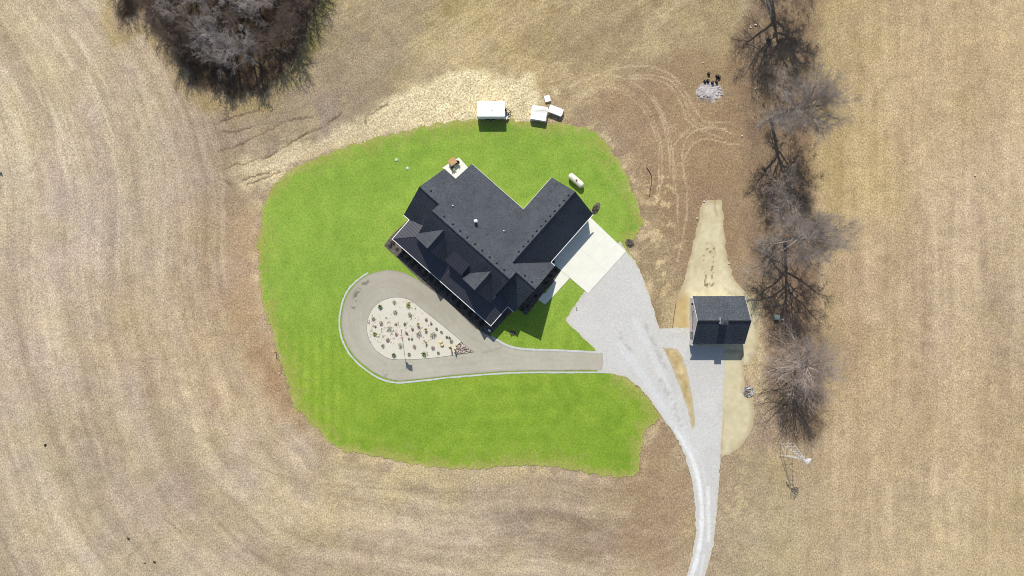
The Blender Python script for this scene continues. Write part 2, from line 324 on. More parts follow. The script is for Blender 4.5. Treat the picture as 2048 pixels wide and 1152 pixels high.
def field_color(x, y):
    px, py = w2p(x, y)
    # slightly warped position so anchor areas have uneven borders
    qx = px+60*(fbm(x/9, y/9, 3, 3.1)-.5)*2; qy = py+60*(fbm(x/9, y/9, 3, 9.4)-.5)*2
    qx = np.clip(qx, -60, 2110); qy = np.clip(qy, -60, 1210)
    num = np.zeros(px.shape+(3,)); den = np.zeros(px.shape)+1e-9
    for a in ANCH:
        g = np.exp(-((qx-a[0])**2+(qy-a[1])**2)/(2*95.0**2))+1e-7
        den += g
        for k in range(3): num[..., k] += g*a[2+k]
    col = num/den[..., None]
    ld = sdist(px, py, LAWN)                      # + inside
    ang = np.arctan2(px-960, py-580)
    dd = -ld
    # mowing / tillage bands round the yard on the left and below; straight ones on the right
    wl = sst(1500, 1250, px)*(1-sst(560, 760, px)*sst(620, 480, py))
    lft = sst(520, 400, py)*sst(640, 420, px)
    dd = dd*(1-lft)+(516-px-.00085*np.clip(450-py, 0, 600)**2)*lft; ang = ang*(1-lft)+(-1.57-(580-py)/800)*lft
    st1 = fbm(dd/48, ang*1.5, 3, 5.0)-.5
    st1b = fbm(dd/10, ang*4.5, 4, 15.0)-.5
    st2 = fbm(px/44, py/420, 3, 8.0)-.5
    st2b = fbm(px/11, py/160, 4, 28.0)-.5
    diag = fbm((px*.55+py*.83)/26, (px*.83-py*.55)/150, 4, 2.0)-.5
    wt = sst(620, 500, py)*sst(430, 600, px)*sst(1500, 1250, px)
    wr = sst(1560, 1680, px)
    wl = np.clip(wl*(1-wt), 0, 1)
    band = 42*(wl*(st1*.9+st1b*.8)+wr*(st2*.75+st2b*.7)+wt*diag*.9)
    col = col+band[..., None]*np.array([1.0, .98, .85])
    # lilac thatch against yellow stems
    hue = fbm(x/5, y/5, 4, 40)-.5
    hue = hue*.8+0.5*(wl*(fbm(dd/50, ang*3, 3, 77)-.5)+wr*(fbm(px/60, py/300, 3, 71)-.5))
    col = col+hue[..., None]*np.array([4, 6, -18])*(1-.5*wr)[..., None]
    mot = fbm(x/1.6, y/1.6, 4, 60)-.5
    col = col+mot[..., None]*np.array([26, 25, 20])
    # pale straw streaks lying along the passes
    sk = fbm(dd/3.2, ang*16, 3, 211)*sst(.38, .62, fbm(dd/45, ang*3, 3, 12))
    tl = sst(520, 200, py)*sst(420, 120, px)
    col = lerp(col, (220, 204, 172), np.clip(sst(.30, .55, sk)*wl*(.22+.55*tl), 0, 1))
    sk = fbm(px/4, py/26, 3, 311)*sst(.38, .62, fbm(px/70, py/200, 3, 112))
    col = lerp(col, (208, 188, 144), np.clip(sst(.30, .55, sk)*wr*.25, 0, 1))
    sk = fbm((px*.55+py*.83)/3.5, (px*.83-py*.55)/20, 3, 411)*sst(.38, .62, fbm(x/6, y/6, 3, 113))
    col = lerp(col, (206, 184, 134), np.clip(sst(.30, .55, sk)*wt*.45, 0, 1))
    # olive sprouting patches
    g = np.clip(fbm(x/6, y/6, 3, 90)-.60, 0, .2)*5
    g = g*(.35+.65*wr)
    col = lerp(col, (150, 145, 88), np.clip(g*.10, 0, .1))
    # olive grass at the wood's edge
    wd = sdist(px, py, WOODS)+22*(fbm(x/2.2, y/2.2, 3, 5)-.5)*2
    edge = np.exp(-((wd+14)/20.0)**2)
    col = lerp(col, (150, 138, 62), edge*.55*sst(560, 620, px)); col = lerp(col, (165, 142, 84), edge*.5*sst(640, 560, px))
    col = lerp(col, (112, 92, 68), sst(-4, 22, wd)*.9)
    # leaf litter under the tree row
    rd = sdist(px, py, ROWP)+24*(fbm(x/2.5, y/2.5, 3, 55)-.5)*2
    col = lerp(col, (132, 110, 86), sst(-8, 30, rd)*.80*(.6+.8*fbm(x/1.5, y/1.5, 2, 31)))
    gy = np.exp(-((px-1665)/26.0)**2)*sst(950, 650, py)*.4
    col = lerp(col, (176, 160, 104), gy*.6)
    # straw mulch spread along the back edge of the yard
    n1 = 30*(fbm(x/2.6, y/2.6, 4, 12)-.5)*2
    straw = [(600,312),(540,366),(470,378),(440,360),(430,335),(520,318),(600,285),(720,232),(780,185),(860,165),(950,135),(1060,150),(1095,185),(1080,215),(1060,245),(1000,242),(900,246),(800,262),(700,292)]
    s_ = sdist(px, py, straw)
    sm = sst(-14, 14, s_+n1)*sst(425, 520, px)
    core = sst(700, 860, px)
    col = lerp(col, (238, 220, 172), sm*(.72+.28*core)*(.50+.85*fbm((px*.45+py*.9)/4, (px*.9-py*.45)/22, 3, 7)))
    msk = sm*(.50+.15*core)*sst(0.15, .45, fbm(x/3.5, y/3.5, 2, 13))
    straw2 = [(790,925),(900,942),(1000,938),(1060,940),(1040,960),(900,975),(770,960)]
    s2 = sst(-14, 10, sdist(px, py, straw2)+n1*.8)
    col = lerp(col, (222, 204, 150), s2*.55); msk = np.maximum(msk, s2*.45)
    # straw fringe next to the grass on the right and left
    fr = np.exp(-((ld+9)/9.0)**2)*sst(.42, .60, fbm(x/1.3, y/1.3, 3, 44))
    col = lerp(col, (222, 200, 150), fr*.6)
    for ply, cc, aa in (([(500,420),(525,480),(515,600),(545,700),(590,830),(560,830),(500,720),(470,600),(465,480)], (182, 152, 112), .55),
                        ([(1285,140),(1400,100),(1490,120),(1480,560),(1380,560),(1300,400),(1250,290),(1180,210)], (156, 128, 94), .55),
                        ([(1285,880),(1380,960),(1385,1060),(1330,1152),(1250,1100),(1240,960)], (164, 138, 104), .5),
                        ([(880,940),(1240,965),(1260,1000),(1100,985),(900,960)], (168, 146, 118), .45),
                        ([(620,120),(700,60),(760,0),(860,0),(800,120),(680,230),(560,260),(480,280),(520,230)], (152, 134, 112), .45)):
        col = lerp(col, cc, sst(-30, 30, sdist(px, py, ply)+n1*1.2)*aa*(.6+.8*fbm(x/2, y/2, 3, 51)))
    # churned bare patches with straw bits
    ch = sst(-25, 25, sdist(px, py, [(1290,330),(1350,350),(1350,520),(1330,600),(1300,600),(1280,520),(1290,450)])+n1)
    col = lerp(col, (212, 188, 140), ch*sst(.56, .66, fbm(x/.9, y/.9, 3, 19))*.8)
    ch2 = sst(-25, 25, sdist(px, py, [(505,700),(530,690),(575,800),(640,900),(600,860),(560,780)])+n1)
    col = lerp(col, (150, 118, 84), ch2*.5)
    ch3 = sst(-20, 20, sdist(px, py, [(1505,690),(1530,690),(1525,800),(1500,850),(1510,760)])+n1*.8)
    col = lerp(col, (225, 205, 155), ch3*sst(.5, .6, fbm(x/.9, y/.9, 3, 29))*.8)
    ch4 = sst(-20, 20, sdist(px, py, [(1450,960),(1490,900),(1500,1000),(1460,1080)])+n1)
    col = lerp(col, (205, 185, 135), ch4*sst(.52, .64, fbm(x/1.0, y/1.0, 3, 39))*.7)
    # cart tracks with flattened pale grass
    td = np.full(px.shape, 1e9); wob = 2.0*(fbm(x/1.5, y/1.5, 2, 66)-.5)
    for t in TRACKS: td = np.minimum(td, seg_dist(px, py, smooth_poly(t, 2, False)))
    tm = sst(2.1, .7, td+wob)*(.35+.9*fbm(x/1.1, y/1.1, 3, 21))
    col = lerp(col, (212, 190, 150), np.clip(tm, 0, 1)*.68)
    # thin wheel lines in the lower field
    for pts in ([(330,870),(480,925),(600,965),(760,978),(1020,975)], [(360,850),(520,935),(640,990)], [(700,975),(900,985),(1020,982)]):
        td2 = seg_dist(px, py, smooth_poly(pts, 2, False))
        col = lerp(col, (150, 130, 110), sst(1.8, .5, td2)*.35)
    # erosion lines
    gd = np.full(px.shape, 1e9); wob = 7*(fbm(x/.8, y/.8, 3, 6)-.5)
    for t in GULLY: gd = np.minimum(gd, seg_dist(px+wob, py+wob*.7, t))
    gm = sst(2.6, .6, gd)*np.clip(2.1*fbm(x/2.4, y/2.4, 3, 81)-.2, 0, 1.1)*sst(425, 455, px)
    col = lerp(col, (112, 92, 72), np.clip(gm, 0, 1)*.8)
    # ash patch
    ad = np.hypot((px-1420)/28, (py-184)/22)+.5*(fbm(x/.8, y/.8, 3, 14)-.5)
    col = lerp(col, (208, 198, 192), sst(1.05, .7, ad)*.8)
    col = lerp(col, (120, 100, 88), np.exp(-((px-1412)/14)**2-((py-198)/6)**2)*.6)
    # worn soil round the barn
    so = sst(-14, 10, sdist(px, py, [(1330,600),(1380,585),(1500,590),(1530,640),(1525,780),(1500,800),(1490,730),(1400,700),(1330,660)])+n1*.6)
    col = lerp(col, (206, 186, 138), so*.6)
    wcol = sst(1500, 1700, px)
    gry = col.mean(-1, keepdims=True)
    col = col+(gry-col)*(.08+.08*np.clip(wl, 0, 1))[..., None]+np.array([1., 0., 1.])+wcol[..., None]*np.array([-1., -5., -6.])+np.clip(wl, 0, 1)[..., None]*np.array([-2., -5., -9.])
    big = fbm(x/4.5, y/4.5, 4, 160)-.5; mid = fbm(x/1.1, y/1.1, 3, 260)-.5
    col = col*(1.035+.07*big+.10*mid)[..., None]
    for k_, (off, wd_, am) in enumerate(((70, 9, 16), (128, 14, 14), (205, 10, 12), (262, 20, -9), (330, 12, 12), (420, 24, -8))):
        o2 = -sdist(px, py, LAWN) if k_ == 0 else ldm
        if k_ == 0: ldm = o2
        wv_ = o2+26*(fbm(x/16, y/16, 2, 30+k_)-.5)
        col = col+(am*np.exp(-((wv_-off)/wd_)**2)*sst(640, 800, py)*sst(1440, 1250, px)*sst(.3, .55, fbm(x/8, y/8, 3, 90+k_)))[..., None]*np.array([1., .97, .8])
    return np.clip(col, 20, 250), msk, gm

def lin_arr(c, k=1.0):
    c = c/255.0
    return np.where(c <= .04045, c/12.92, ((c+.055)/1.055)**2.4)/KEXP*k

def grid_sheet(name, xs, ys, zfun, col, msk, material, keep=None, shift=None):
    X, Y = np.meshgrid(xs, ys, indexing='ij'); n, m_ = X.shape
    if shift is not None: X = X+shift[0]; Y = Y+shift[1]
    Z = zfun
    co = np.stack([X, Y, Z], -1).reshape(-1, 3)
    I = np.arange(n*m_).reshape(n, m_)
    q = np.stack([I[:-1, :-1], I[1:, :-1], I[1:, 1:], I[:-1, 1:]], -1)
    q = q[keep] if keep is not None else q.reshape(-1, 4)
    q = q.reshape(-1, 4)
    used = np.unique(q); mp = -np.ones(n*m_, int); mp[used] = np.arange(len(used))
    q = mp[q]; co = co[used]; col = col.reshape(-1, 3)[used]; msk = msk.reshape(-1)[used]
    me = bpy.data.meshes.new(name)
    me.vertices.add(len(co)); me.vertices.foreach_set('co', co.ravel().astype(np.float32))
    me.loops.add(q.size); me.loops.foreach_set('vertex_index', q.ravel().astype(np.int32))
    me.polygons.add(len(q)); me.polygons.foreach_set('loop_start', (np.arange(len(q))*4).astype(np.int32))
    me.polygons.foreach_set('loop_total', np.full(len(q), 4, np.int32))
    me.update(calc_edges=True); me.validate()
    a = me.color_attributes.new('Col', 'FLOAT_COLOR', 'POINT')
    a.data.foreach_set('color', np.concatenate([col, np.ones((len(col), 1))], 1).ravel().astype(np.float32))
    a = me.color_attributes.new('Msk', 'FLOAT_COLOR', 'POINT')
    a.data.foreach_set('color', np.stack([msk, msk, msk, np.ones_like(msk)], 1).ravel().astype(np.float32))
    me.materials.append(material)
    o = bpy.data.objects.new(name, me); C.objects.link(o)
    return o

def axis(half, d, far=2500):
    a = list(np.arange(-half, half+1e-6, d)); s = d; p = a[-1]; ext = []
    while p < far: s *= 1.35; p += s; ext.append(p)
    return np.array([-e for e in reversed(ext)]+a+ext)
xs = axis(92, 0.26); ys = axis(54, 0.26)
X, Y = np.meshgrid(xs, ys, indexing='ij')
col, msk, gm = field_color(X, Y)
Z = 0.05*(fbm(X/7, Y/7, 3, 3)-.5)-0.03-0.06*gm
far = sst(90, 200, np.hypot(X, Y))
col = lerp(col, (180, 160, 126), far*.6)
M['field'] = ground_mat('dormant_field', [(3.0, .76, 1.28, (1,1,1)), (5.5, .62, 1.42, (1, .6, 1)), (0.7, .94, 1.07, None)], bump=0.8, bscale=4.5, bdist=0.10)
o = grid_sheet('ground', xs, ys, Z, lin_arr(col), msk, M['field'])
tag(o, 'dormant tan field with mowing bands and straw', kind='structure')

def sheet(name, poly, z, cell, colf, material, label, jag=0.0, jscale=1.0, mskf=None, kind='structure', smooth=0):
    if smooth: poly = smooth_poly(poly, smooth)
    p = np.array(poly); x0, y0 = (p[:, 0].min()-1024)/12-1, (576-p[:, 1].max())/12-1
    x1, y1 = (p[:, 0].max()-1024)/12+1, (576-p[:, 1].min())/12+1
    xs = np.arange(x0, x1, cell); ys = np.arange(y0, y1, cell)
    X, Y = np.meshgrid(xs, ys, indexing='ij'); px, py = w2p(X, Y)
    d = sdist(px, py, poly)+jag*12*(fbm(X/jscale, Y/jscale, 3, len(poly)*1.0)-.5)*2
    dc = (d[:-1, :-1]+d[1:, :-1]+d[1:, 1:]+d[:-1, 1:])/4
    kq = np.pad((dc > 0).astype(int), 1); cnt = kq[:-1, :-1]+kq[1:, :-1]+kq[1:, 1:]+kq[:-1, 1:]
    gx, gy = np.gradient(d/12, cell); g2 = np.maximum(gx*gx+gy*gy, .3); on = (cnt > 0) & (cnt < 4)
    mx_ = np.where(on, -d/12*gx/g2, 0); my_ = np.where(on, -d/12*gy/g2, 0)
    ml = np.hypot(mx_, my_)+1e-9; kk = np.minimum(1, cell*.7/ml); mx_ *= kk; my_ *= kk
    col = colf(X, Y, px, py, d); m_ = mskf(X, Y, px, py, d) if mskf else np.zeros_like(X)
    o = grid_sheet(name, xs, ys, np.full(X.shape, z), lin_arr(np.clip(col, 5, 250)), m_, material, keep=dc > 0, shift=(mx_, my_))
    if label: tag(o, label)
    return tag(o, kind=kind)
def const(c): return lambda X, Y, px, py, d: np.zeros(X.shape+(3,))+np.array(c)

# lawn
M['lawn'] = ground_mat('spring_lawn', [(2.6, .88, 1.13, None), (6.5, .72, 1.30, (1, .7, 1)), (.5, .94, 1.07, None)], bump=0.6, bscale=6, bdist=0.06)
def lawn_col(X, Y, px, py, d):
    c = np.zeros(X.shape+(3,))+np.array([146., 176., 70.])
    c += (fbm(X/7, Y/7, 4, 2)-.5)[..., None]*np.array([22, 18, 12])
    c += (fbm(X/1.8, Y/1.8, 3, 12)-.5)[..., None]*np.array([22, 16, 12])
    low = sst(560, 760, py)
    c = c+low[..., None]*np.array([-6, -7, -14])
    # mower passes following the edge
    c += (np.sin(d/12*2.4)*sst(.40, .6, fbm(X/11, Y/11, 2, 8)))[..., None]*np.array([3.5, 3, 2])
    c += (np.sin(px/12*3.6)*sst(620, 700, py)*sst(540, 580, px)*sst(760, 640, px))[..., None]*np.array([5, 5, 3])
    e = sst(13, 0, d-14*(fbm(X/1.2, Y/1.2, 3, 71)-.5))
    c = lerp(c, (188, 176, 112), e*.8)
    e3 = sst(60, 0, d)*sst(.50, .66, fbm(X/1.0, Y/1.0, 4, 173)); c = lerp(c, (170, 170, 96), e3*.6)
    e2 = sst(34, 6, d)*sst(.45, .62, fbm(X/2.2, Y/2.2, 3, 73))
    c = lerp(c, (164, 168, 82), e2*.7)
    # faint pale overspray on the right
    pt = np.exp(-(seg_dist(px, py, [(1205,404),(1225,388),(1250,380),(1275,372)])/5)**2)*.35
    return lerp(c, (190, 200, 120), pt*fbm(X/.6, Y/.6, 2, 4)*1.3)
sheet('lawn', LAWN, 0.035, 0.2, lawn_col, M['lawn'], 'bright green lawn around the house', jag=0.55, jscale=0.8, smooth=1)

# gravel
M['gravelm'] = ground_mat('pale_gravel', [(6, .84, 1.14, None), (2.0, .94, 1.06, None), (20, .84, 1.14, None)], bump=0.3, bscale=14, bdist=0.03)
def gravel_col(X, Y, px, py, d):
    c = np.zeros(X.shape+(3,))+np.array([220., 217., 210.])
    c += (fbm(X/3, Y/3, 4, 5)-.5)[..., None]*np.array([18, 18, 18])
    wn = (fbm(X/.9, Y/.9, 3, 9)-.5)*3
    for pts, wd_, cc, a in (
        ([(1352,862),(1368,884),(1384,915),(1396,950),(1403,1000),(1404,1060),(1396,1110),(1383,1152),(1370,1200)], 6.0, (248,247,243), .95),
        ([(1416,975),(1417,1020),(1417,1080)], 5.5, (246,244,240), .75), ([(1408,1110),(1400,1152)], 3, (240,238,232), .6),
        ([(1375,890),(1395,905),(1408,940),(1412,985)], 4, (232,230,224), .5),
        ([(1240,690),(1300,770),(1350,860)], 11, (228,227,225), .7),
        ([(1270,640),(1310,720),(1345,800),(1380,900)], 10, (230,229,226), .6),
        ([(1319,664),(1345,672),(1385,668)], 9, (216,212,203), .7)):
        t = seg_dist(px, py, smooth_poly(pts, 2, False))+wn
        c = lerp(c, cc, sst(wd_, wd_*.35, t)*a*(.55+.8*fbm(X/1.2, Y/1.2, 3, 44)))
    for pts in ([(1320,760),(1345,800),(1362,850)], [(1290,650),(1310,690),(1330,740)], [(1230,660),(1260,700)]):
        t = seg_dist(px, py, pts)
        c = lerp(c, (188,184,174), sst(8, 1, t+wn*2)*sst(.42,.62,fbm(X/.5, Y/.5, 3, 23))*.55)
    c = lerp(c, (216, 209, 186), sst(8, 0, d)*.5)
    return c
sheet('gravel_driveway', GRAVEL, 0.045, 0.2, gravel_col, M['gravelm'], 'pale grey gravel driveway', jag=0.20, jscale=0.5)

# sand pads and clay strip
M['sand'] = ground_mat('pale_sand', [(6, .95, 1.05, None), (22, .93, 1.07, None), (1.2, .97, 1.03, None)], bump=0.2, bscale=12, bdist=0.03, fleck=S(120, 105, 70))
def sand_col(X, Y, px, py, d):
    c = np.zeros(X.shape+(3,))+np.array([223., 210., 172.])
    c += (fbm(X/2.5, Y/2.5, 3, 5)-.5)[..., None]*np.array([24, 26, 32])+(fbm(X/.6, Y/.6, 3, 15)-.5)[..., None]*np.array([26, 26, 26])
    c = lerp(c, (203, 170, 108), sst(1385, 1368, px)*sst(575, 600, py)*.8*(.5+.8*fbm(X/1, Y/1, 3, 3)))
    c = lerp(c, (196, 176, 138), sst(12, 0, d-8*(fbm(X/.9, Y/.9, 3, 8)-.5))*.75)
    c = lerp(c, (176, 152, 112), sst(4, 1, np.abs(px-1432+3*np.sin(py/9)))*sst(440, 425, py)*.5)
    spk = sst(.62, .72, fbm(X/.35, Y/.5, 2, 37))*sst(9, 3, np.minimum(np.abs(px-1412-(py-500)*-.02), np.abs(px-1424)))*sst(480, 500, py)*sst(590, 570, py)
    return lerp(c, (120, 102, 70), spk*.8)
sheet('sand_pad', SAND_UP, 0.020, 0.2, sand_col, M['sand'], 'pale sand strip behind the barn', jag=0.35, jscale=0.8)
sheet('sand_pad', SAND_LO, 0.028, 0.2, sand_col, M['sand'], 'pale sand strip in front of the barn', jag=0.3, jscale=0.8)
def clay_col(X, Y, px, py, d):
    c = np.zeros(X.shape+(3,))+np.array([208., 184., 134.])
    c += (fbm(X/.8, Y/.8, 4, 5)-.5)[..., None]*np.array([80, 84, 96])
    return lerp(c, (204, 194, 168), sst(7, 0, d-5*(fbm(X/.6, Y/.6, 3, 9)-.5))*.8)
sheet('clay_strip', MEDIAN, 0.052, 0.16, clay_col, M['sand'], 'orange clay strip between the two gravel lanes', jag=0.2, jscale=0.7)

# crisp paved sheets -------------------------------------------------
def flat(name, poly, z, m, label=None, th=None, smooth=0, kind='structure', jit=0.0):
    rng = random.Random(len(poly))
    if smooth: poly = smooth_poly(poly, smooth)
    pts = [P(x+rng.uniform(-jit, jit), y+rng.uniform(-jit, jit)) for x, y in poly]
    if sum(pts[i].x*pts[(i+1) % len(pts)].y-pts[(i+1) % len(pts)].x*pts[i].y for i in range(len(pts))) < 0: pts.reverse()
    bm = bmesh.new(); vs = [bm.verts.new((p.x, p.y, z)) for p in pts]; f = bm.faces.new(vs)
    if th:
        r = bmesh.ops.extrude_face_region(bm, geom=[f])
        for v in r['geom']:
            if isinstance(v, bmesh.types.BMVert): v.co.z -= th
    bmesh.ops.triangulate(bm, faces=bm.faces[:])
    bmesh.ops.recalc_face_normals(bm, faces=bm.faces[:])
    me = bpy.data.meshes.new(name); bm.to_mesh(me); bm.free(); me.materials.append(m)
    o = bpy.data.objects.new(name, me); C.objects.link(o)
    return tag(o, label, kind=kind)
ASPH = [(1205,706),(1150,703),(1100,701),(1060,700),(1030,697),(1010,690),(995,683),(979,671),(952,656),(930,636),(893,597),(863,579),(846,566),(830,556),(810,546),(795,542),(780,540),(765,541),(750,545),(738,549),(720,560),(705,575),(695,590),(688,608),(684,630),(683,650),(688,675),(697,695),(708,712),(725,728),(745,743),(765,754),(785,760),(800,762),(850,757),(900,751),(950,747),(1000,743),(1060,741),(1120,741),(1180,740),(1203,740),(1206,725)]
M['asphm'] = ground_mat('weathered_asphalt', [(9, .93, 1.06, None), (1.1, .95, 1.05, None), (30, .9, 1.09, None)], bump=0.15, bscale=30, bdist=0.02)
def asph_col(X, Y, px, py, d):
    c = np.zeros(X.shape+(3,))+np.array([188., 181., 162.])
    c = lerp(c, (196, 190, 171), sst(600, 720, py))
    c += (fbm(X/3, Y/3, 4, 55)-.5)[..., None]*np.array([16, 16, 18])
    c += (fbm(d/3.2, (px+py)/120, 3, 5)-.5)[..., None]*np.array([16, 17, 18])
    # scuffs where cars turn
    s = np.exp(-(seg_dist(px, py, [(706,615),(712,588),(722,572),(735,564)])/4.0)**2)*sst(.42, .6, fbm(X/.5, Y/.5, 3, 5))
    c = lerp(c, (120, 112, 104), s*.8)
    s = np.exp(-((px-771)/4)**2-((py-742)/16)**2)*sst(.4, .6, fbm(X/.5, Y/.5, 3, 6)); c = lerp(c, (150, 138, 128), s*.7)
    s = np.exp(-(seg_dist(px, py, [(965,706),(990,700),(1003,694)])/2.2)**2); c = lerp(c, (166, 160, 147), s*.5)
    c = lerp(c, (160, 152, 138), sst(3.5, 0, d)*.6)
    c = lerp(c, (200, 190, 172), sst(1150, 1190, px)*.5)
    return c
sheet('asphalt_driveway', ASPH, 0.062, 0.12, asph_col, M['asphm'], 'weathered grey-tan asphalt turning loop', jag=0.02, jscale=0.5)

def ribbon(name, pts, wd, z, m, label, side=1, rng=random.Random(3), jit=.5):
    pts = smooth_poly(pts, 2, False); L = []; Rr = []
    for i, p in enumerate(pts):
        a = pts[max(i-1, 0)]; b = pts[min(i+1, len(pts)-1)]
        dx, dy = b[0]-a[0], b[1]-a[1]; l = math.hypot(dx, dy) or 1; nx, ny = -dy/l*side, dx/l*side
        L.append((p[0], p[1])); k = wd+rng.uniform(-jit, jit); Rr.append((p[0]+nx*k, p[1]+ny*k))
    b = MB(); n = len(pts); q = [P(*p) for p in L]+[P(*p) for p in Rr]
    b.add([(p.x, p.y, z) for p in q], [(i, i+1, n+i+1, n+i) for i in range(n-1)])
    o = b.build(name, m); return tag(o, label, kind='structure')
M['edge'] = mat('white_stone_edging', S(188, 190, 184), 0.9, scale=4, col2=S(230, 231, 226), bump=.5, bscale=12)
ribbon('stone_edging', [(737,547),(720,558),(703,573),(693,588),(686,606),(681,630),(680,652),(685,677),(694,697),(706,715),(723,731),(743,746),(763,757),(785,763),(800,764),(850,759),(900,753),(950,749),(1000,745),(1060,743),(1120,743),(1180,743),(1206,743)], 3.3, 0.068, M['edge'], 'white stone edging along the outside of the loop', side=-1 if False else 1)
ribbon('stone_edging', [(985,672),(1000,681),(1015,689),(1032,694),(1060,697),(1100,698),(1150,700),(1200,703)], 4.0, 0.068, M['edge'], 'white stone edging below the side lawn', side=1)

ISL = [(948,704),(920,679),(885,650),(850,622),(825,602),(812,596),(800,594),(785,594),(765,600),(750,610),(738,628),(734,645),(733,662),(738,680),(748,698),(760,708),(775,717),(790,720),(830,719),(870,716),(905,711),(925,708)]
M['islm'] = ground_mat('cream_pebbles', [(14, .90, 1.08, None), (40, .84, 1.14, None), (1.5, .97, 1.03, None)], bump=0.4, bscale=20, bdist=0.03, fleck=S(140, 120, 95))
def isl_col(X, Y, px, py, d):
    c = np.zeros(X.shape+(3,))+np.array([233., 226., 206.])
    c += (fbm(X/2, Y/2, 3, 15)-.5)[..., None]*np.array([10, 10, 12])
    sp = sst(.70, .78, fbm(X/.22, Y/.22, 2, 33))*sst(.45, .6, fbm(X/3, Y/3, 2, 2))*sst(870, 850, px)
    c = lerp(c, (130, 110, 82), sp*.8)
    return lerp(c, (236, 230, 214), sst(5, 0, d)*.6)
sheet('pebble_island', ISL, 0.075, 0.1, isl_col, M['islm'], 'cream pebble planting island inside the loop', jag=0.0, smooth=1)
ribbon('island_edging', ISL+[ISL[0]], 0.9, 0.080, mat('dark_edging', S(150, 144, 128), var=.1), 'thin grey edging of the pebble island', side=-1, jit=.1)

M['mulch'] = mat('dark_mulch', (0.045, 0.038, 0.032), 0.95, scale=2.6, col2=(0.115, 0.096, 0.078), bump=0.8, bscale=9, lo=.4, hi=.62)
M['mulchpale'] = M['mulch']
flat('mulch_bed', [(768,491),(783,471),(813,443),(840,470),(960,580),(1000,610),(1028,622),(1014,633),(979,672),(950,655.5),(893,600),(863,579),(846,566),(820,541),(797,518)], 0.085, M['mulch'], 'long dark mulch bed along the front porch')
flat('mulch_bed', [(1095,510),(1109,530),(1128,545),(1105,567),(1090,580),(1089,584),(1077,599),(1052,631),(1030,613),(1060,560)], 0.086, M['mulch'], 'dark mulch bed beside the side door')
flat('concrete_apron', [(1160,420),(1184,438),(1252,503),(1176,586.6),(1139.5,555.5),(1122,541),(1100,522)], 0.100, M['concrete'], 'bright concrete apron outside the garage', th=.1)
flat('concrete_path', [(1122,541.5),(1139.5,556),(1106,593),(1090,609),(1076.5,599.4),(1086,587),(1091,586),(1105,567)], 0.097, M['concrete'], 'concrete walkway to the side door', th=.1)
flat('patio', [(885,335.2),(918,315),(936,335),(930,345),(912,362),(900,352)], 0.090, M['concrete'], 'white concrete patio behind the house', th=.1)
jt = MB()
for (a, b_) in (((1214,544),(1142,481)), ((1157,571),(1236,488)), ((1138,553),(1215,470))):
    p, q = P(*a), P(*b_); d = (q-p).normalized(); n = Vector((-d.y, d.x, 0))*.012
    jt.add([(p-n).to_tuple()[:2]+(.103,), (q-n).to_tuple()[:2]+(.103,), (q+n).to_tuple()[:2]+(.103,), (p+n).to_tuple()[:2]+(.103,)], [(3,2,1,0)])
tag(jt.build('control_joint', mat('joint', S(222, 222, 212))), kind='structure')

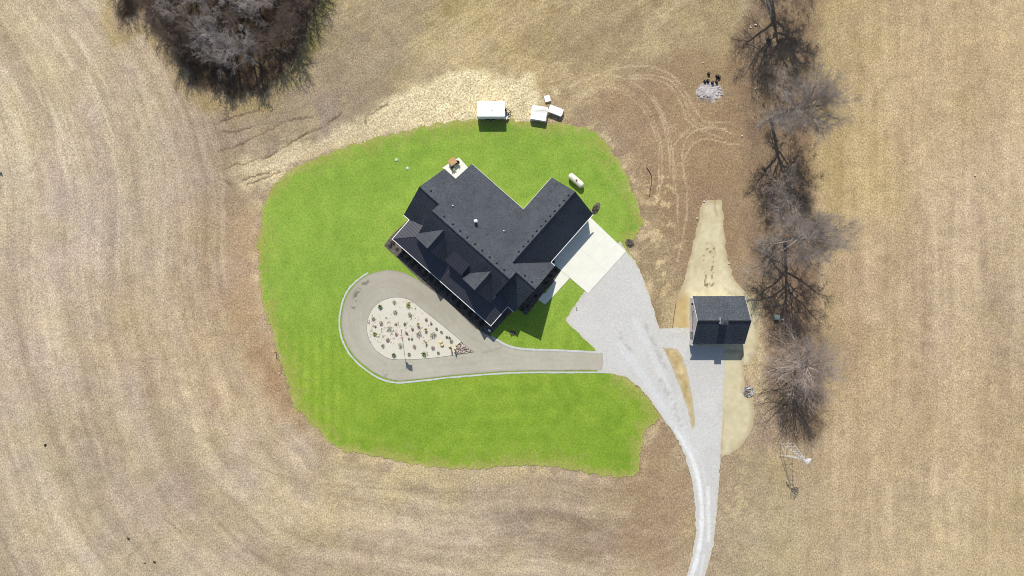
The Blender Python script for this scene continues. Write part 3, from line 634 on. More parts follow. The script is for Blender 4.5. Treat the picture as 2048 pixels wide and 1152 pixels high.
# ------------------------------------------------------------------ house
HX, HY = -9.0, 2.0
def build_house():
    h0 = uvw(HX, HY)
    H = empty('house', h0, -R(41.4), label='large farmhouse with charcoal shingle roofs, white gutters and a dark metal porch roof', cat='house')
    def l(u, v, z): return (u-HX, v-HY, z)
    EV = 2.9; SL = 1.13
    UL, UR = -21.05, 2.83; VF, VB, VR = -2.70, 7.28, 2.29; RZ = EV+(VB-VR)*SL
    GL, GR, GC = -7.06, 1.93, -2.565; GZ = EV+(GR-GC)*SL; GV = 17.72
    MV, EXT, EP = 0.8, 10.82, 0.655; MZ = EV+(EXT-MV)*EP
    ez = lambda v: EV+(EXT-v)*EP
    T = .16
    rf = MB()
    # low cross roof (left wing and right end)
    gvj = VB-(GR-GC)
    rf.slab([l(UL,VF,EV), l(-16.0,VF,EV), l(-16.0,VR,RZ), l(UL,VR,RZ)], T)
    rf.slab([l(-2.0,VF,EV), l(UR,VF,EV), l(UR,VR,RZ), l(-2.0,VR,RZ)], T)
    rf.slab([l(UL,VR,RZ), l(-18.0,VR,RZ), l(-18.0,VB,EV), l(UL,VB,EV)], T)
    rf.slab([l(-3.2,VR,RZ), l(UR,VR,RZ), l(UR,VB,EV), l(GR-.05,VB,EV), l(GC-.4,gvj-.4,GZ+.4*SL)], T)
    # garage wing
    rf.slab([l(GL,GV,EV), l(GL,EXT,EV), l(GC,EXT-(GZ-EV)/EP,GZ), l(GC,GV,GZ)], T)
    rf.slab([l(GC,GV,GZ), l(GC,gvj,GZ), l(GR,VB,EV), l(GR,GV,EV)], T)
    # main roof, front slope and long rear slope
    fe = MV-4.85; FZ = MZ-4.85*SL
    rf.slab([l(-17.0,fe,FZ), l(-1.15,fe,FZ), l(-1.15,MV,MZ), l(-17.0,MV,MZ)], T+.04)
    rf.slab([l(-17.0,MV,MZ), l(-1.15,MV,MZ), l(-1.15,VR+.25,ez(VR+.25)), l(GC,EXT-(GZ-EV)/EP,GZ+.004), l(GL,EXT,EV+.004), l(-18.22,EXT,EV), l(-18.22,VR,ez(VR)), l(-17.0,VR,ez(VR))], T)
    # the two big front gables
    ZT = MZ-1.02*SL; GC2 = (-13.88, -4.14)
    for c in GC2:
        zt = ZT; hw = 3.16; zb = zt-hw*SL; vm = MV-(MZ-zt)/SL; vb = MV-(MZ-zb)/SL; f = fe-.03
        rf.slab([l(c,f,zt), l(c,vm,zt), l(c-hw,vb,zb), l(c-hw,f,zb)][::-1] if False else [l(c-hw,f,zb), l(c,f,zt), l(c,vm,zt), l(c-hw,vb,zb)], T)
        rf.slab([l(c,f,zt), l(c+hw,f,zb), l(c+hw,vb,zb), l(c,vm,zt)], T)
    roof = rf.build('roof', M['shingle'], H)
    # ridge caps
    rc = MB()
    for a, b_ in ((l(UL,VR,RZ), l(-17.0,VR,RZ)), (l(-1.15,VR,RZ), l(UR,VR,RZ)), (l(GC,GV,GZ), l(GC,gvj,GZ)), (l(-17.0,MV,MZ), l(-1.15,MV,MZ)),
                  (l(GC2[0],fe,ZT), l(GC2[0],MV-1.1,ZT)), (l(GC2[1],fe,ZT), l(GC2[1],MV-1.1,ZT))):
        rc.tube([(a[0],a[1],a[2]-.01),(b_[0],b_[1],b_[2]-.01)], .085, 6, smooth=False)
    rc.build('ridge_cap', M['shingle'], roof)
    # metal roofs
    mr = MB(); PE = 2.88; PT = 3.9
    pl, pr, pf, pt = -19.82, 1.44, -6.86, -4.02; tl, tr = -17.05, -1.0
    mr.slab([l(pl,pf,PE), l(pr,pf,PE), l(tr,pt,PT), l(tl,pt,PT)], .1)
    mr.slab([l(pl,pf,PE), l(tl,pt,PT), l(tl,-1.7,PT), l(pl,-2.62,PE)], .1)
    mr.slab([l(pr,pf,PE), l(pr,-2.62,PE), l(tr,-1.7,PT), l(tr,pt,PT)], .1)
    sm_ = MB()
    def seam(a, b_): sm_.tube([(a[0],a[1],a[2]+.02),(b_[0],b_[1],b_[2]+.02)], .03, 4, smooth=False)
    u = pl+.45
    while u < pr:
        t0 = min(1, (u-pl)/(tl-pl)) if u < tl else (min(1, (pr-u)/(pr-tr)) if u > tr else 1)
        seam(l(u,pf,PE), l(u,pf+(pt-pf)*t0,PE+(PT-PE)*t0)); u += .46
    v = pf+.45
    while v < -1.8:
        t0 = min(1, (v-pf)/(pt-pf)) if v < pt else 1
        ve = 1 if v < -2.62 else 0
        a0 = 0 if v < -2.62 else (v+2.62)/(.92)
        if t0 > a0:
            seam(l(pl+(tl-pl)*a0,v,PE+(PT-PE)*a0), l(pl+(tl-pl)*t0,v,PE+(PT-PE)*t0))
            seam(l(pr+(tr-pr)*a0,v,PE+(PT-PE)*a0), l(pr+(tr-pr)*t0,v,PE+(PT-PE)*t0))
        v += .46
    seam(l(pl,pf,PE+.02), l(tl,pt,PT+.02)); seam(l(pr,pf,PE+.02), l(tr,pt,PT+.02))
    pr_ = mr.build('porch_roof', M['metal_roof'], H); sm_.build('standing_seams', M['seam'], pr_)
    # shed dormer
    sd = MB(); a0, a1 = -10.72, -7.38
    DT = MZ-(MV+1.62)*SL+.05; DB = DT-1.0
    sd.slab([l(a0,-3.78,DB), l(a1,-3.78,DB), l(a1,-1.62,DT), l(a0,-1.62,DT)], .12)
    u = a0+.2
    s2 = MB()
    while u < a1: s2.tube([l(u,-3.78,DB+.02), l(u,-1.62,DT+.02)], .03, 4, smooth=False); u += .46
    d = sd.build('shed_dormer', M['metal_roof'], H); s2.build('standing_seams', M['seam'], d)
    dw = MB(); dw.box(a0+.2-HX, a1-.2-HX, -3.6-HY, -1.9-HY, 4.0, DB-.02); 
    dw.add([l(a1-.2,-3.6,DB-.05), l(a1-.2,-1.9,DT-.25), l(a1-.2,-1.9,DB-.05), l(a0+.2,-3.6,DB-.05), l(a0+.2,-1.9,DT-.25), l(a0+.2,-1.9,DB-.05)], [(0,2,1),(3,4,5),(1,2,5,4),(0,1,4,3)])
    dw.build('dormer_wall', M['siding'], d)
    wn = MB()
    for k in range(3): wn.box(a0+.5+k*.85-HX, a0+1.15+k*.85-HX, -3.64-HY, -3.6-HY, 4.75, 5.4)
    wn.build('window', M['glass'], d)
    # walls
    wl = MB()
    def prof_v(u0, u1, pts):      # profile in (v,z) swept along u
        n = len(pts); vs = [l(u0,v,z) for v, z in pts]+[l(u1,v,z) for v, z in pts]
        wl.add(vs, [tuple(range(n)), tuple(range(2*n-1,n-1,-1))]+[(i,n+i,n+(i+1)%n,(i+1)%n) for i in range(n)])
    def prof_u(v0, v1, pts):
        n = len(pts); vs = [l(u,v0,z) for u, z in pts]+[l(u,v1,z) for u, z in pts]
        wl.add(vs, [tuple(range(n-1,-1,-1)), tuple(range(n,2*n))]+[(i,(i+1)%n,n+(i+1)%n,n+i) for i in range(n)])
    q = .22
    prof_v(UL+.42, UR-.42, [(VF+.4,0),(VF+.4,EV+.15),(VR,RZ-q-.05),(VB-.4,EV+.15),(VB-.4,0)])
    prof_v(-16.6, -1.5, [(-3.55,0),(-3.55,4.1),(MV,MZ-q-.1),(VR,ez(VR)-q-.1),(VR,0)])
    prof_v(-16.6, GC-.6, [(VR,0),(VR,ez(VR)-q-.12),(VB,ez(VB)-q-.02),(VB,0)])
    prof_v(-17.8, -7.3, [(VB-1,0),(VB-1,ez(VB-1)-q),(EXT-.45,ez(EXT-.45)-q),(EXT-.45,0)])
    prof_u(VB-1.2, GV-.4, [(GL+.4,0),(GL+.4,EV+.15),(GC,GZ-q-.05),(GR-.4,EV+.15),(GR-.4,0)])
    for c in GC2:
        zz_ = ZT-2.85*SL-.24
        prof_u(fe+.28, fe+3.0, [(c-2.85,3.4),(c-2.85,zz_),(c,ZT-.26),(c+2.85,zz_),(c+2.85,3.4)])
    wl.build('wall', M['siding'], H)
    pfl = MB(); pfl.box(pl+.4-HX, pr-.4-HX, pf+.4-HY, -2.2-HY, 0.05, .22); pfl.build('porch_floor', M['concrete'], H)
    for k in range(8):
        b = MB(); u = pl+.65+(pr-pl-1.3)*k/7; b.cbox(u-HX, pf+.65-HY, .22, .2, .2, 2.66, 0, .02); b.cbox(u-HX, pf+.65-HY, .22, .3, .3, .3)
        b.build('porch_post', M['white'], H)
    # gutters and fascia
    def gut(a, b_, m=M['white'], w_=.10):
        p, q2 = Vector(a), Vector(b_); d = (q2-p).normalized(); n = Vector((d.y, -d.x, 0))*w_
        g = MB(); g.prism([(p.x,p.y),(p.x+n.x,p.y+n.y),(q2.x+n.x,q2.y+n.y),(q2.x,q2.y)][::-1], p.z-.13, p.z-.015)
        g.build('gutter', m, H)
    gut(l(pl-.13,pf,PE), l(pr+.13,pf,PE)); gut(l(pr,pf,PE), l(pr,-2.9,PE)); gut(l(pl,-2.62,PE), l(pl,pf,PE))
    gut(l(UL,VF,EV), l(pl,VF,EV)); gut(l(pr,VF,EV), l(UR,VF,EV))
    gut(l(GR,VB+.1,EV), l(GR,GV,EV)); gut(l(UR,VB,EV), l(GR+.1,VB,EV))
    gut(l(GL,EXT,EV), l(-18.22,EXT,EV), M['cream'], .06); gut(l(GL,GV,EV), l(GL,EXT,EV), M['cream'], .06); gut(l(-18.3,VB,EV), l(UL,VB,EV), M['cream'], .06)
    # doors and windows
    for k in range(3):
        b = MB(); v0 = 8.1+k*3.1; b.box(GR-.4-HX, GR-.35-HX, v0-HY, v0+2.6-HY, .1, 2.45)
        for j in range(4): b.box(GR-.35-HX, GR-.335-HX, v0+.08-HY, v0+2.52-HY, .16+j*.58, .62+j*.58)
        b.build('garage_door', M['white'], H)
    def win(u, v, z0, w_, h_, ax, sgn):
        f = MB(); g = MB()
        if ax == 'v':
            f.box(u-w_/2-.08-HX, u+w_/2+.08-HX, min(v, v+sgn*.05)-HY, max(v, v+sgn*.05)-HY, z0-.08, z0+h_+.08)
            g.box(u-w_/2-HX, u+w_/2-HX, min(v, v+sgn*.06)-HY, max(v, v+sgn*.06)-HY, z0, z0+h_)
        else:
            f.box(min(u, u+sgn*.05)-HX, max(u, u+sgn*.05)-HX, v-w_/2-.08-HY, v+w_/2+.08-HY, z0-.08, z0+h_+.08)
            g.box(min(u, u+sgn*.06)-HX, max(u, u+sgn*.06)-HX, v-w_/2-HY, v+w_/2-HY, z0, z0+h_)
        fo = f.build('window', M['white'], H); g.build('pane', M['glass'], fo)
    for u in (-15.2, -12.6, -5.4, -2.8): win(u, -3.55, .9, 1.2, 1.5, 'v', -1)
    for c in GC2: win(c, fe+.28, 4.6, 1.3, 1.4, 'v', -1)
    for u in (-16, -13, -10): win(u, EXT-.45, .9, 1.5, 1.4, 'v', 1)
    for v in (-.5, 5.2): win(UL+.42, v, .9, 1.1, 1.5, 'u', -1); 
    win(UR-.42, 5.4, .9, 1.1, 1.4, 'u', 1); win(UR-.42, 2.3, 4.6, .9, 1.2, 'u', 1)
    win(-5, GV-.4, .9, 1.1, 1.3, 'v', 1); win(0, GV-.4, .9, 1.1, 1.3, 'v', 1)
    b = MB(); b.box(-9.55-HX, -8.55-HX, -3.61-HY, -3.55-HY, .22, 2.3); b.build('door', M['blackmetal'], H)
    b = MB(); b.box(UR-.42-HX, UR-.36-HX, .2-HY, 1.15-HY, .1, 2.2); b.build('door', M['blackmetal'], H)
    # small hoods just below the ridges
    hood = MB(); hood.add([(-.13,-.16,0),(.13,-.16,0),(.13,.16,0),(-.13,.16,0),(-.10,-.10,.17),(.10,-.10,.17),(.15,.17,.12),(-.15,.17,.12)],
                          [(4,5,6,7),(0,1,5,4),(1,2,6,5),(2,3,7,6),(3,0,4,7)])
    hood0 = None
    ztop = {'e': lambda u, v: ez(v), 'b': lambda u, v: EV+(VB-v)*SL, 'g': lambda u, v: EV+(u-GL)*SL}
    for zx, zy, k in [(292,237,'b'),(334,275,'b')]+[(a, b2, 'e') for a, b2 in ((369,384),(419,428),(461,466),(503,503),(546,542),(588,580),(630,617),(672,653),(714,690))]+[(833,725,'b'),(873,761,'b')]+[(a, b2, 'g') for a, b2 in ((1088,263),(1063,292),(1036,320),(1010,352),(983,382),(957,411),(931,439),(905,468),(881,497),(856,527),(829,556),(802,587))]:
        px, py = 760+zx/2.881, 300+zy/2.881; hh = 7.5
        for _ in range(6): u, v = px2uv(px, py, hh); hh = ztop[k](u, v)
        if hood0 is None: o = hood0 = hood.build('roof_vent', M['black'], H)
        else: o = hood0.copy(); C.objects.link(o)
        o.location = (u-HX, v-HY, hh); o.scale = (.95, .95, .95)
        sl = {'e': EP, 'b': SL, 'g': SL}[k]
        o.rotation_euler = (-math.atan(sl), 0, 0) if k != 'g' else (-math.atan(sl), 0, R(90))
    for zx, zy, r, hgt in ((553,413,.19,1.1),(420,322,.07,.35),(714,467,.07,.40)):
        px, py = 760+zx/2.881, 300+zy/2.881; hh = 8
        for _ in range(6): u, v = px2uv(px, py, hh); hh = ez(v)
        b = MB(); b.lathe(u-HX, v-HY, [(r*1.6,hh-.15),(r*1.25,hh+.12),(r,hh+.14),(r,hh+hgt*.75),(r*1.5,hh+hgt*.78),(r*1.5,hh+hgt),(.001,hh+hgt+.06)], 14)
        b.build('flue' if r > .1 else 'vent_pipe', M['white'], H)
    return H
house = build_house()

# ------------------------------------------------------------------ barn
def build_barn():
    X0, X1, Y0, Y1 = 29.3, 37.78, -9.08, -1.3; yc = (Y0+Y1)/2; xc = (X0+X1)/2
    B = empty('barn', (xc, yc, 0), label='small white barn with dark gable roof and a roof cupola beside the gravel', cat='barn')
    def l(x, y, z): return (x-xc, y-yc, z)
    E, Z = 2.98, 6.1
    r = MB(); r.slab([l(X0,Y0,E), l(X1,Y0,E), l(X1,yc,Z), l(X0,yc,Z)], .16); r.slab([l(X0,yc,Z), l(X1,yc,Z), l(X1,Y1,E), l(X0,Y1,E)], .16)
    ro = r.build('roof', M['shingle'], B)
    b = MB(); b.tube([l(X0,yc,Z-.02), l(X1,yc,Z-.02)], .09, 6, smooth=False); b.build('ridge_cap', M['black'], ro)
    w_ = MB(); a = [(Y0+.3,0),(Y0+.3,E+.05),(yc,Z-.22),(Y1-.3,E+.05),(Y1-.3,0)]; n = 5
    vs = [l(X0+.28,y,z) for y, z in a]+[l(X1-.28,y,z) for y, z in a]
    w_.add(vs, [tuple(range(n)), tuple(range(2*n-1,n-1,-1))]+[(i,n+i,n+(i+1)%n,(i+1)%n) for i in range(n)])
    w_.build('wall', M['white'], B)
    for s in (0, 1):
        f = MB(); x = (X0-.03, X1)[s]
        f.slab([l(x,Y0,E-.01), l(x+.03,Y0,E-.01), l(x+.03,yc,Z-.01), l(x,yc,Z-.01)], .2); f.slab([l(x,yc,Z-.01), l(x+.03,yc,Z-.01), l(x+.03,Y1,E-.01), l(x,Y1,E-.01)], .2)
        f.build('rake_board', M['white'], B)
    cx = P(1449.5, 642, 7.0).x
    c = MB(); c.cbox(cx-xc, 0, 5.75, 1.02, .98, 1.2); cu = c.build('cupola', M['white'], B)
    c = MB(); hz = 6.95; q = .58
    c.add([(cx-xc-q,-q,hz),(cx-xc+q,-q,hz),(cx-xc+q,q,hz),(cx-xc-q,q,hz),(cx-xc,0,hz+.34)], [(0,1,4),(1,2,4),(2,3,4),(3,0,4),(3,2,1,0)])
    c.build('cupola_roof', M['shingle'], cu)
    # window, door, lamp on the wall that faces the house
    xw = X0+.28
    def yat(py, z): return P(1380, py, z).y
    b = MB(); y = yat(671, 1.6); b.box(xw-.05-xc, xw-xc, y-.62-yc, y+.62-yc, .75, 2.45); f = b.build('window', M['redbrown'], B)
    b = MB(); b.box(xw-.07-xc, xw-.02-xc, y-.5-yc, y+.5-yc, .88, 2.3); b.build('pane', M['glass'], f)
    b = MB(); y = yat(684, 1.2)-.05; b.box(xw-.04-xc, xw-xc, y-.5-yc, y+.4-yc, .05, 2.1); b.build('door', M['white'], B)
    b = MB(); y = yat(608, 2.6); b.lathe(xw-.22-xc, y-yc, [(.02,2.75),(.17,2.6),(.17,2.55),(.02,2.55)], 10); b.tube([(xw-xc,y-yc,2.8),(xw-.22-xc,y-yc,2.8)], .02, 6); b.build('lamp', M['black'], B)
    b = MB(); b.box(1.0-3.9, 3.6-3.9-.6, Y0+.24-yc, Y0+.3-yc, .05, 2.4); b.build('overhead_door', M['white'], B)
    # red script lettering running along the wall; its words cannot be read in the photograph
    b = MB(); rng = random.Random(4); y = yat(622, 2.2)-yc; z0 = 2.0; k = 0
    while y > yat(655, 2.2)-yc:
        hgt = rng.choice((.25, .28, .55, .32, .60, .26)) if k else .7
        pts = [(xw-.03-xc, y, z0), (xw-.03-xc, y-.05, z0+hgt), (xw-.03-xc, y-.14, z0+hgt*.9), (xw-.03-xc, y-.12, z0+.05), (xw-.03-xc, y-.22, z0+.02)]
        b.tube(pts, .022 if k else .03, 5); y -= .235; k += 1
    pts = [(xw-.03-xc, yat(656, 2.2)-yc+.35*math.cos(t), 2.15+.28*math.sin(t)) for t in [i*.5 for i in range(12)]]; b.tube(pts, .03, 5)
    b.build('lettering', M['red'], B)
    return B
build_barn()

# ------------------------------------------------------------------ bare trees
class Tree:
    def __init__(s, seed): s.rng = random.Random(seed); s.seg = {0: [], 1: []}
    def branch(s, p, d, L, r, lvl, spec):
        rng = s.rng; sp = spec[lvl]; n = sp['n']; step = L/n; pts = [p.copy()]; rr = [r]; dirs = [d.copy()]
        for i in range(n):
            d = (d+Vector((rng.gauss(0,1), rng.gauss(0,1), rng.gauss(0,1)))*sp['wob']+Vector((0,0,1))*sp['up']).normalized()
            q = p+d*step; r2 = max(r*(1-(i+1)/n*(1-sp['tip'])), .004)
            s.seg[0 if lvl == 0 else 1].append((p, q, rr[-1], r2, lvl))
            pts.append(q.copy()); rr.append(r2); dirs.append(d.copy()); p = q
        if lvl+1 < len(spec):
            nx = spec[lvl+1]; k = nx['k']
            for j in range(k):
                t = nx['t0']+(1-nx['t0'])*((j+rng.random()*.8)/k); t = min(t, .999)
                i = int(t*n); f = t*n-i; q = pts[i].lerp(pts[i+1], f); dd = dirs[min(i+1, n)]
                a = dd.orthogonal().normalized(); a = Matrix.Rotation(2.4*j+rng.uniform(-.4,.4), 3, dd) @ a
                an = R(nx['ang'])*rng.uniform(*nx.get('j', (.7, 1.25)))
                nd = (dd*math.cos(an)+a*math.sin(an)).normalized()
                ll = L*nx['len']*rng.uniform(.7,1.15)*(1-nx.get('sh',.45)*t)
                s.branch(q, nd, ll, min((rr[i]*(1-f)+rr[i+1]*f)*.75, nx['r']*rng.uniform(.7,1.1)), lvl+1, spec)
def seg_mesh(name, segs, material):
    P0 = np.array([s[0][:] for s in segs]); P1 = np.array([s[1][:] for s in segs]); R0 = np.array([s[2] for s in segs]); R1 = np.array([s[3] for s in segs])
    lv = np.array([s[4] for s in segs]); D = P1-P0; D /= np.linalg.norm(D, axis=1, keepdims=True)+1e-9
    ref = np.where(np.abs(D[:, 2:3]) > .9, np.array([[1., 0, 0]]), np.array([[0, 0, 1.]]))
    A = np.cross(D, ref); A /= np.linalg.norm(A, axis=1, keepdims=True)+1e-9; B = np.cross(D, A)
    co = []; fc = []; base = 0
    for sides, sel in ((9, lv == 0), (6, lv == 1), (3, lv >= 2)):
        if not sel.any(): continue
        p0, p1, r0, r1, a, b = P0[sel], P1[sel], R0[sel], R1[sel], A[sel], B[sel]; m_ = len(p0)
        th = np.arange(sides)*2*np.pi/sides
        ring = a[:, None, :]*np.cos(th)[None, :, None]+b[:, None, :]*np.sin(th)[None, :, None]
        v = np.concatenate([p0[:, None]+ring*r0[:, None, None], p1[:, None]+ring*r1[:, None, None]], 1)
        co.append(v.reshape(-1, 3)); i = np.arange(sides); j = (i+1) % sides
        q = np.stack([i, j, sides+j, sides+i], 1)[None]+(np.arange(m_)*2*sides)[:, None, None]+base
        fc.append(q.reshape(-1, 4)); base += m_*2*sides
    co = np.concatenate(co); fc = np.concatenate(fc)
    me = bpy.data.meshes.new(name); me.vertices.add(len(co)); me.vertices.foreach_set('co', co.ravel().astype(np.float32))
    me.loops.add(fc.size); me.loops.foreach_set('vertex_index', fc.ravel().astype(np.int32))
    me.polygons.add(len(fc)); me.polygons.foreach_set('loop_start', (np.arange(len(fc))*4).astype(np.int32)); me.polygons.foreach_set('loop_total', np.full(len(fc), 4, np.int32))
    me.polygons.foreach_set('use_smooth', np.ones(len(fc), bool))
    me.update(calc_edges=True); me.materials.append(material); return me
def make_tree(name, seed, spec, H, r, mt, mc, lean=(0,0)):
    t = Tree(seed); t.branch(Vector((0,0,-.1)), Vector((lean[0],lean[1],1)).normalized(), H, r, 0, spec)
    root = empty(name)
    for nm, k, m_ in (('trunk', 0, mt), ('crown', 1, mc)):
        o = bpy.data.objects.new(nm, seg_mesh(nm, t.seg[k], m_)); C.objects.link(o); o.parent = root
    return root
# spreading oak-like tree
def oak(tr=.12, k1=19, k2=14, k3=11, k4=8, hl=.95, ang=62, t0=.30):
    return [dict(n=8, wob=.05, up=.02, tip=tr), dict(n=9, wob=.13, up=.04, tip=.16, k=k1, t0=t0, ang=ang, len=hl, r=.19, sh=.58, j=(.5, 1.3)),
            dict(n=6, wob=.20, up=.03, tip=.22, k=k2, t0=.18, ang=50, len=.46, r=.070, sh=.4), dict(n=4, wob=.25, up=.03, tip=.3, k=k3, t0=.12, ang=46, len=.50, r=.026, sh=.4),
            dict(n=2, wob=.25, up=.02, tip=.6, k=k4, t0=.1, ang=42, len=.64, r=.0105, sh=.3)]
def fine(k1=26, k2=11, k3=8, ang=56, ln=.9):    # dense, fine, broom-like round tree
    return [dict(n=6, wob=.05, up=.0, tip=.3), dict(n=7, wob=.15, up=.05, tip=.2, k=k1, t0=.18, ang=ang, len=ln, r=.07, sh=.42),
            dict(n=5, wob=.18, up=.05, tip=.25, k=k2, t0=.2, ang=36, len=.46, r=.024, sh=.35), dict(n=4, wob=.20, up=.03, tip=.4, k=k3, t0=.1, ang=36, len=.58, r=.019, sh=.3)]
ROW = 'bare trees standing in a row beside the field'
t = make_tree('bare_tree', 117, oak(ang=72), 14.0, .40, M['bark'], M['twig'], (.0,.01)); t.location = P(1541, -12)
tag(t, 'bare spreading tree cut by the top edge of the picture, right of the ash heap', 'tree', ROW)
t = make_tree('bare_tree', 77, oak(t0=.36), 13.5, .33, M['bark'], M['twig'], (.0,.02)); t.location = P(1543, 240)
tag(t, 'bare spreading grey tree standing level with the white trailer, second down the row', 'tree', ROW)
t = make_tree('bare_tree', 92, oak(t0=.32), 13.8, .34, M['bark'], M['twig'], (.02,.0)); t.location = P(1569, 478); t.rotation_euler.z = 1.0
tag(t, 'bare tree with pale limbs leaning right, just above the barn, third down the row', 'tree', ROW)
t = make_tree('bare_tree', 5, fine(60, 14, 7, 60, 1.05), 8.8, .26, M['bark'], M['twigpink']); t.location = P(1589, 718)
tag(t, 'rounded bare tree with dense pinkish twigs just above the windmill', 'tree', ROW)

# wood at the top left
protos = []
for sd, spec, H, mc, r in ((101, oak(k1=10, k2=9, k3=8, k4=7, hl=.42, ang=48), 9.5, 'twigdark', .2), (102, oak(k1=10, k2=9, k3=8, k4=6, hl=.46, ang=52), 8.5, 'twig', .2),
                           (103, fine(30, 12, 9), 6.2, 'twigpale', .16), (104, fine(24, 11, 8), 4.8, 'twigdark', .14), (105, oak(k1=10, k2=9, k3=8, k4=6, hl=.42, ang=48), 8, 'twigpale', .17)):
    protos.append(make_tree('bare_tree', sd, spec, H, r, M['bark'], M[mc]))
spots = [(436,88,2),(474,116,2),(350,24,1),(316,2,3),(388,50,1),(352,66,3),(300,-34,1),(252,-24,3),(418,10,2),(472,22,4),(516,4,2),(562,24,1),(600,2,0),(536,60,1),(586,58,3),(500,72,0),(420,116,1),(392,100,3),(560,104,3),(522,130,1),(458,136,1),(340,-48,0),(390,-38,1),(440,-48,2),(490,-38,1),(540,-52,4),(590,-42,1),(636,-40,3),(612,30,3),(330,40,3),(455,52,1),(380,2,4),(528,36,4),(562,-18,2),(482,-10,4),(418,80,0),(364,88,3),(624,-4,3),(516,100,4),(378,118,3),(588,84,3)]
DESC = {0: 'dark tall bare tree', 1: 'grey-brown bare tree', 2: 'silvery fine-twigged bare tree', 3: 'low dark twiggy tree', 4: 'pale-branched bare tree'}
rngw = random.Random(9); first = [True]*5
def where(px, py):
    a = 'left' if px < 350 else ('right' if px > 560 else 'middle')
    b = 'beyond the top edge' if py < 0 else ('near the top' if py < 40 else ('at the lower tip' if py > 120 else 'halfway down'))
    return f'in the {a} of the wood {b}'
seen = {}
for px, py, k in spots:
    o = protos[k] if first[k] else copy_tree(protos[k]); first[k] = False
    o.location = P(px, py); o.rotation_euler.z = rngw.uniform(0, 6.28); s_ = rngw.uniform(.85, 1.12); o.scale = (s_, s_, s_*rngw.uniform(.9, 1.05))
    tag(o, 'x', 'tree', 'bare trees in the wood at the top left'); o['_pos'] = (px, py, k)
    seen.setdefault((DESC[k], where(px, py)), []).append(o)
for (dsc, wh), os_ in seen.items():
    os_.sort(key=lambda o: (o['_pos'][0], o['_pos'][1]))
    nth = ['leftmost ', 'second ', 'third ', 'fourth ', 'fifth ', 'sixth ']
    for i, o in enumerate(os_):
        o['label'] = f'{dsc} {wh}' if len(os_) == 1 else (f'{nth[i]}{dsc} {wh}')
        del o['_pos']
# brush under and around the wood: nobody could count it
def brush(name, polys, n, seed, hmin, hmax, m_, label):
    rng = random.Random(seed); segs = []; tot = 0
    xs_ = [p[0] for p in polys]; ys_ = [p[1] for p in polys]
    pts = []
    while len(pts) < n:
        q = np.array([[rng.uniform(min(xs_), max(xs_)), rng.uniform(max(-70, min(ys_)), max(ys_))] for _ in range(400)])
        ok = sdist(q[:, 0], q[:, 1], polys) > 5+22*(fbm(q[:, 0]/26, q[:, 1]/26, 2, 5)-.4)
        pts += [tuple(v) for v in q[ok]]
    for px, py in pts[:n]:
        c = P(px, py); h = rng.uniform(hmin, hmax)
        for _ in range(rng.randint(7, 12)):
            d = Vector((rng.gauss(0,.5), rng.gauss(0,.5), 1)).normalized(); p = c+Vector((rng.gauss(0,.12), rng.gauss(0,.12), 0)); L = h*rng.uniform(.6, 1)
            for i in range(3):
                d = (d+Vector((rng.gauss(0,.2), rng.gauss(0,.2), rng.gauss(0,.1)))).normalized(); q = p+d*L/3
                segs.append((p, q, .018*(1-i/4), .018*(1-(i+1)/4), 3))
                if i:
                    for _k in range(2):
                        e = (d+Vector((rng.gauss(0,.7), rng.gauss(0,.7), .1))).normalized(); segs.append((q, q+e*L*.28, .010, .006, 3))
                p = q
    o = bpy.data.objects.new(name, seg_mesh(name, segs, m_)); C.objects.link(o)
    return tag(o, label, 'undergrowth', kind='stuff')
brush('undergrowth', WOODS, 800, 3, .6, 2.2, M['twigdark'], 'tangled brown undergrowth below the bare trees of the wood')

brush('undergrowth', [(1530,-60),(1500,120),(1490,260),(1520,420),(1530,560),(1550,640),(1640,640),(1650,420),(1640,180),(1640,-60)], 260, 6, .3, 1.1, M['twigdark'], 'low dead weeds below the row of bare trees')
# ------------------------------------------------------------------ things in the yard
def place(o, px, py, rz=None):
    o.location = P(px, py)
    if rz is not None: o.rotation_euler.z = rz
    return o
# propane tank
t = empty('propane_tank', P(1151.5, 362.5), -R(41), label='white capsule-shaped propane tank lying on the lawn behind the garage', cat='tank')
b = MB(); L_, r_ = 1.0, .54
prof = [(-L_-r_*math.cos(a), r_*math.sin(a)) for a in [i*math.pi/16 for i in range(0, 9)]]+[(L_+r_*math.cos(a), r_*math.sin(a)) for a in [i*math.pi/16 for i in range(8, -1, -1)]]
b.tube([(x, 0, .25+r_) for x, q in prof], [max(q, .005) for x, q in prof], 20); b.build('tank_body', M['cream'], t)
b = MB(); b.lathe(0, 0, [(.16,.25+2*r_-.03),(.16,.25+2*r_+.12),(.10,.25+2*r_+.17),(.001,.25+2*r_+.18)], 12); b.build('valve_cover', mat('rusty_cover', (.25,.12,.08)), t)
for x in (-.8, .8):
    b = MB(); b.cbox(x, 0, .05, .12, .7, .32); b.build('leg', M['galv'], t)
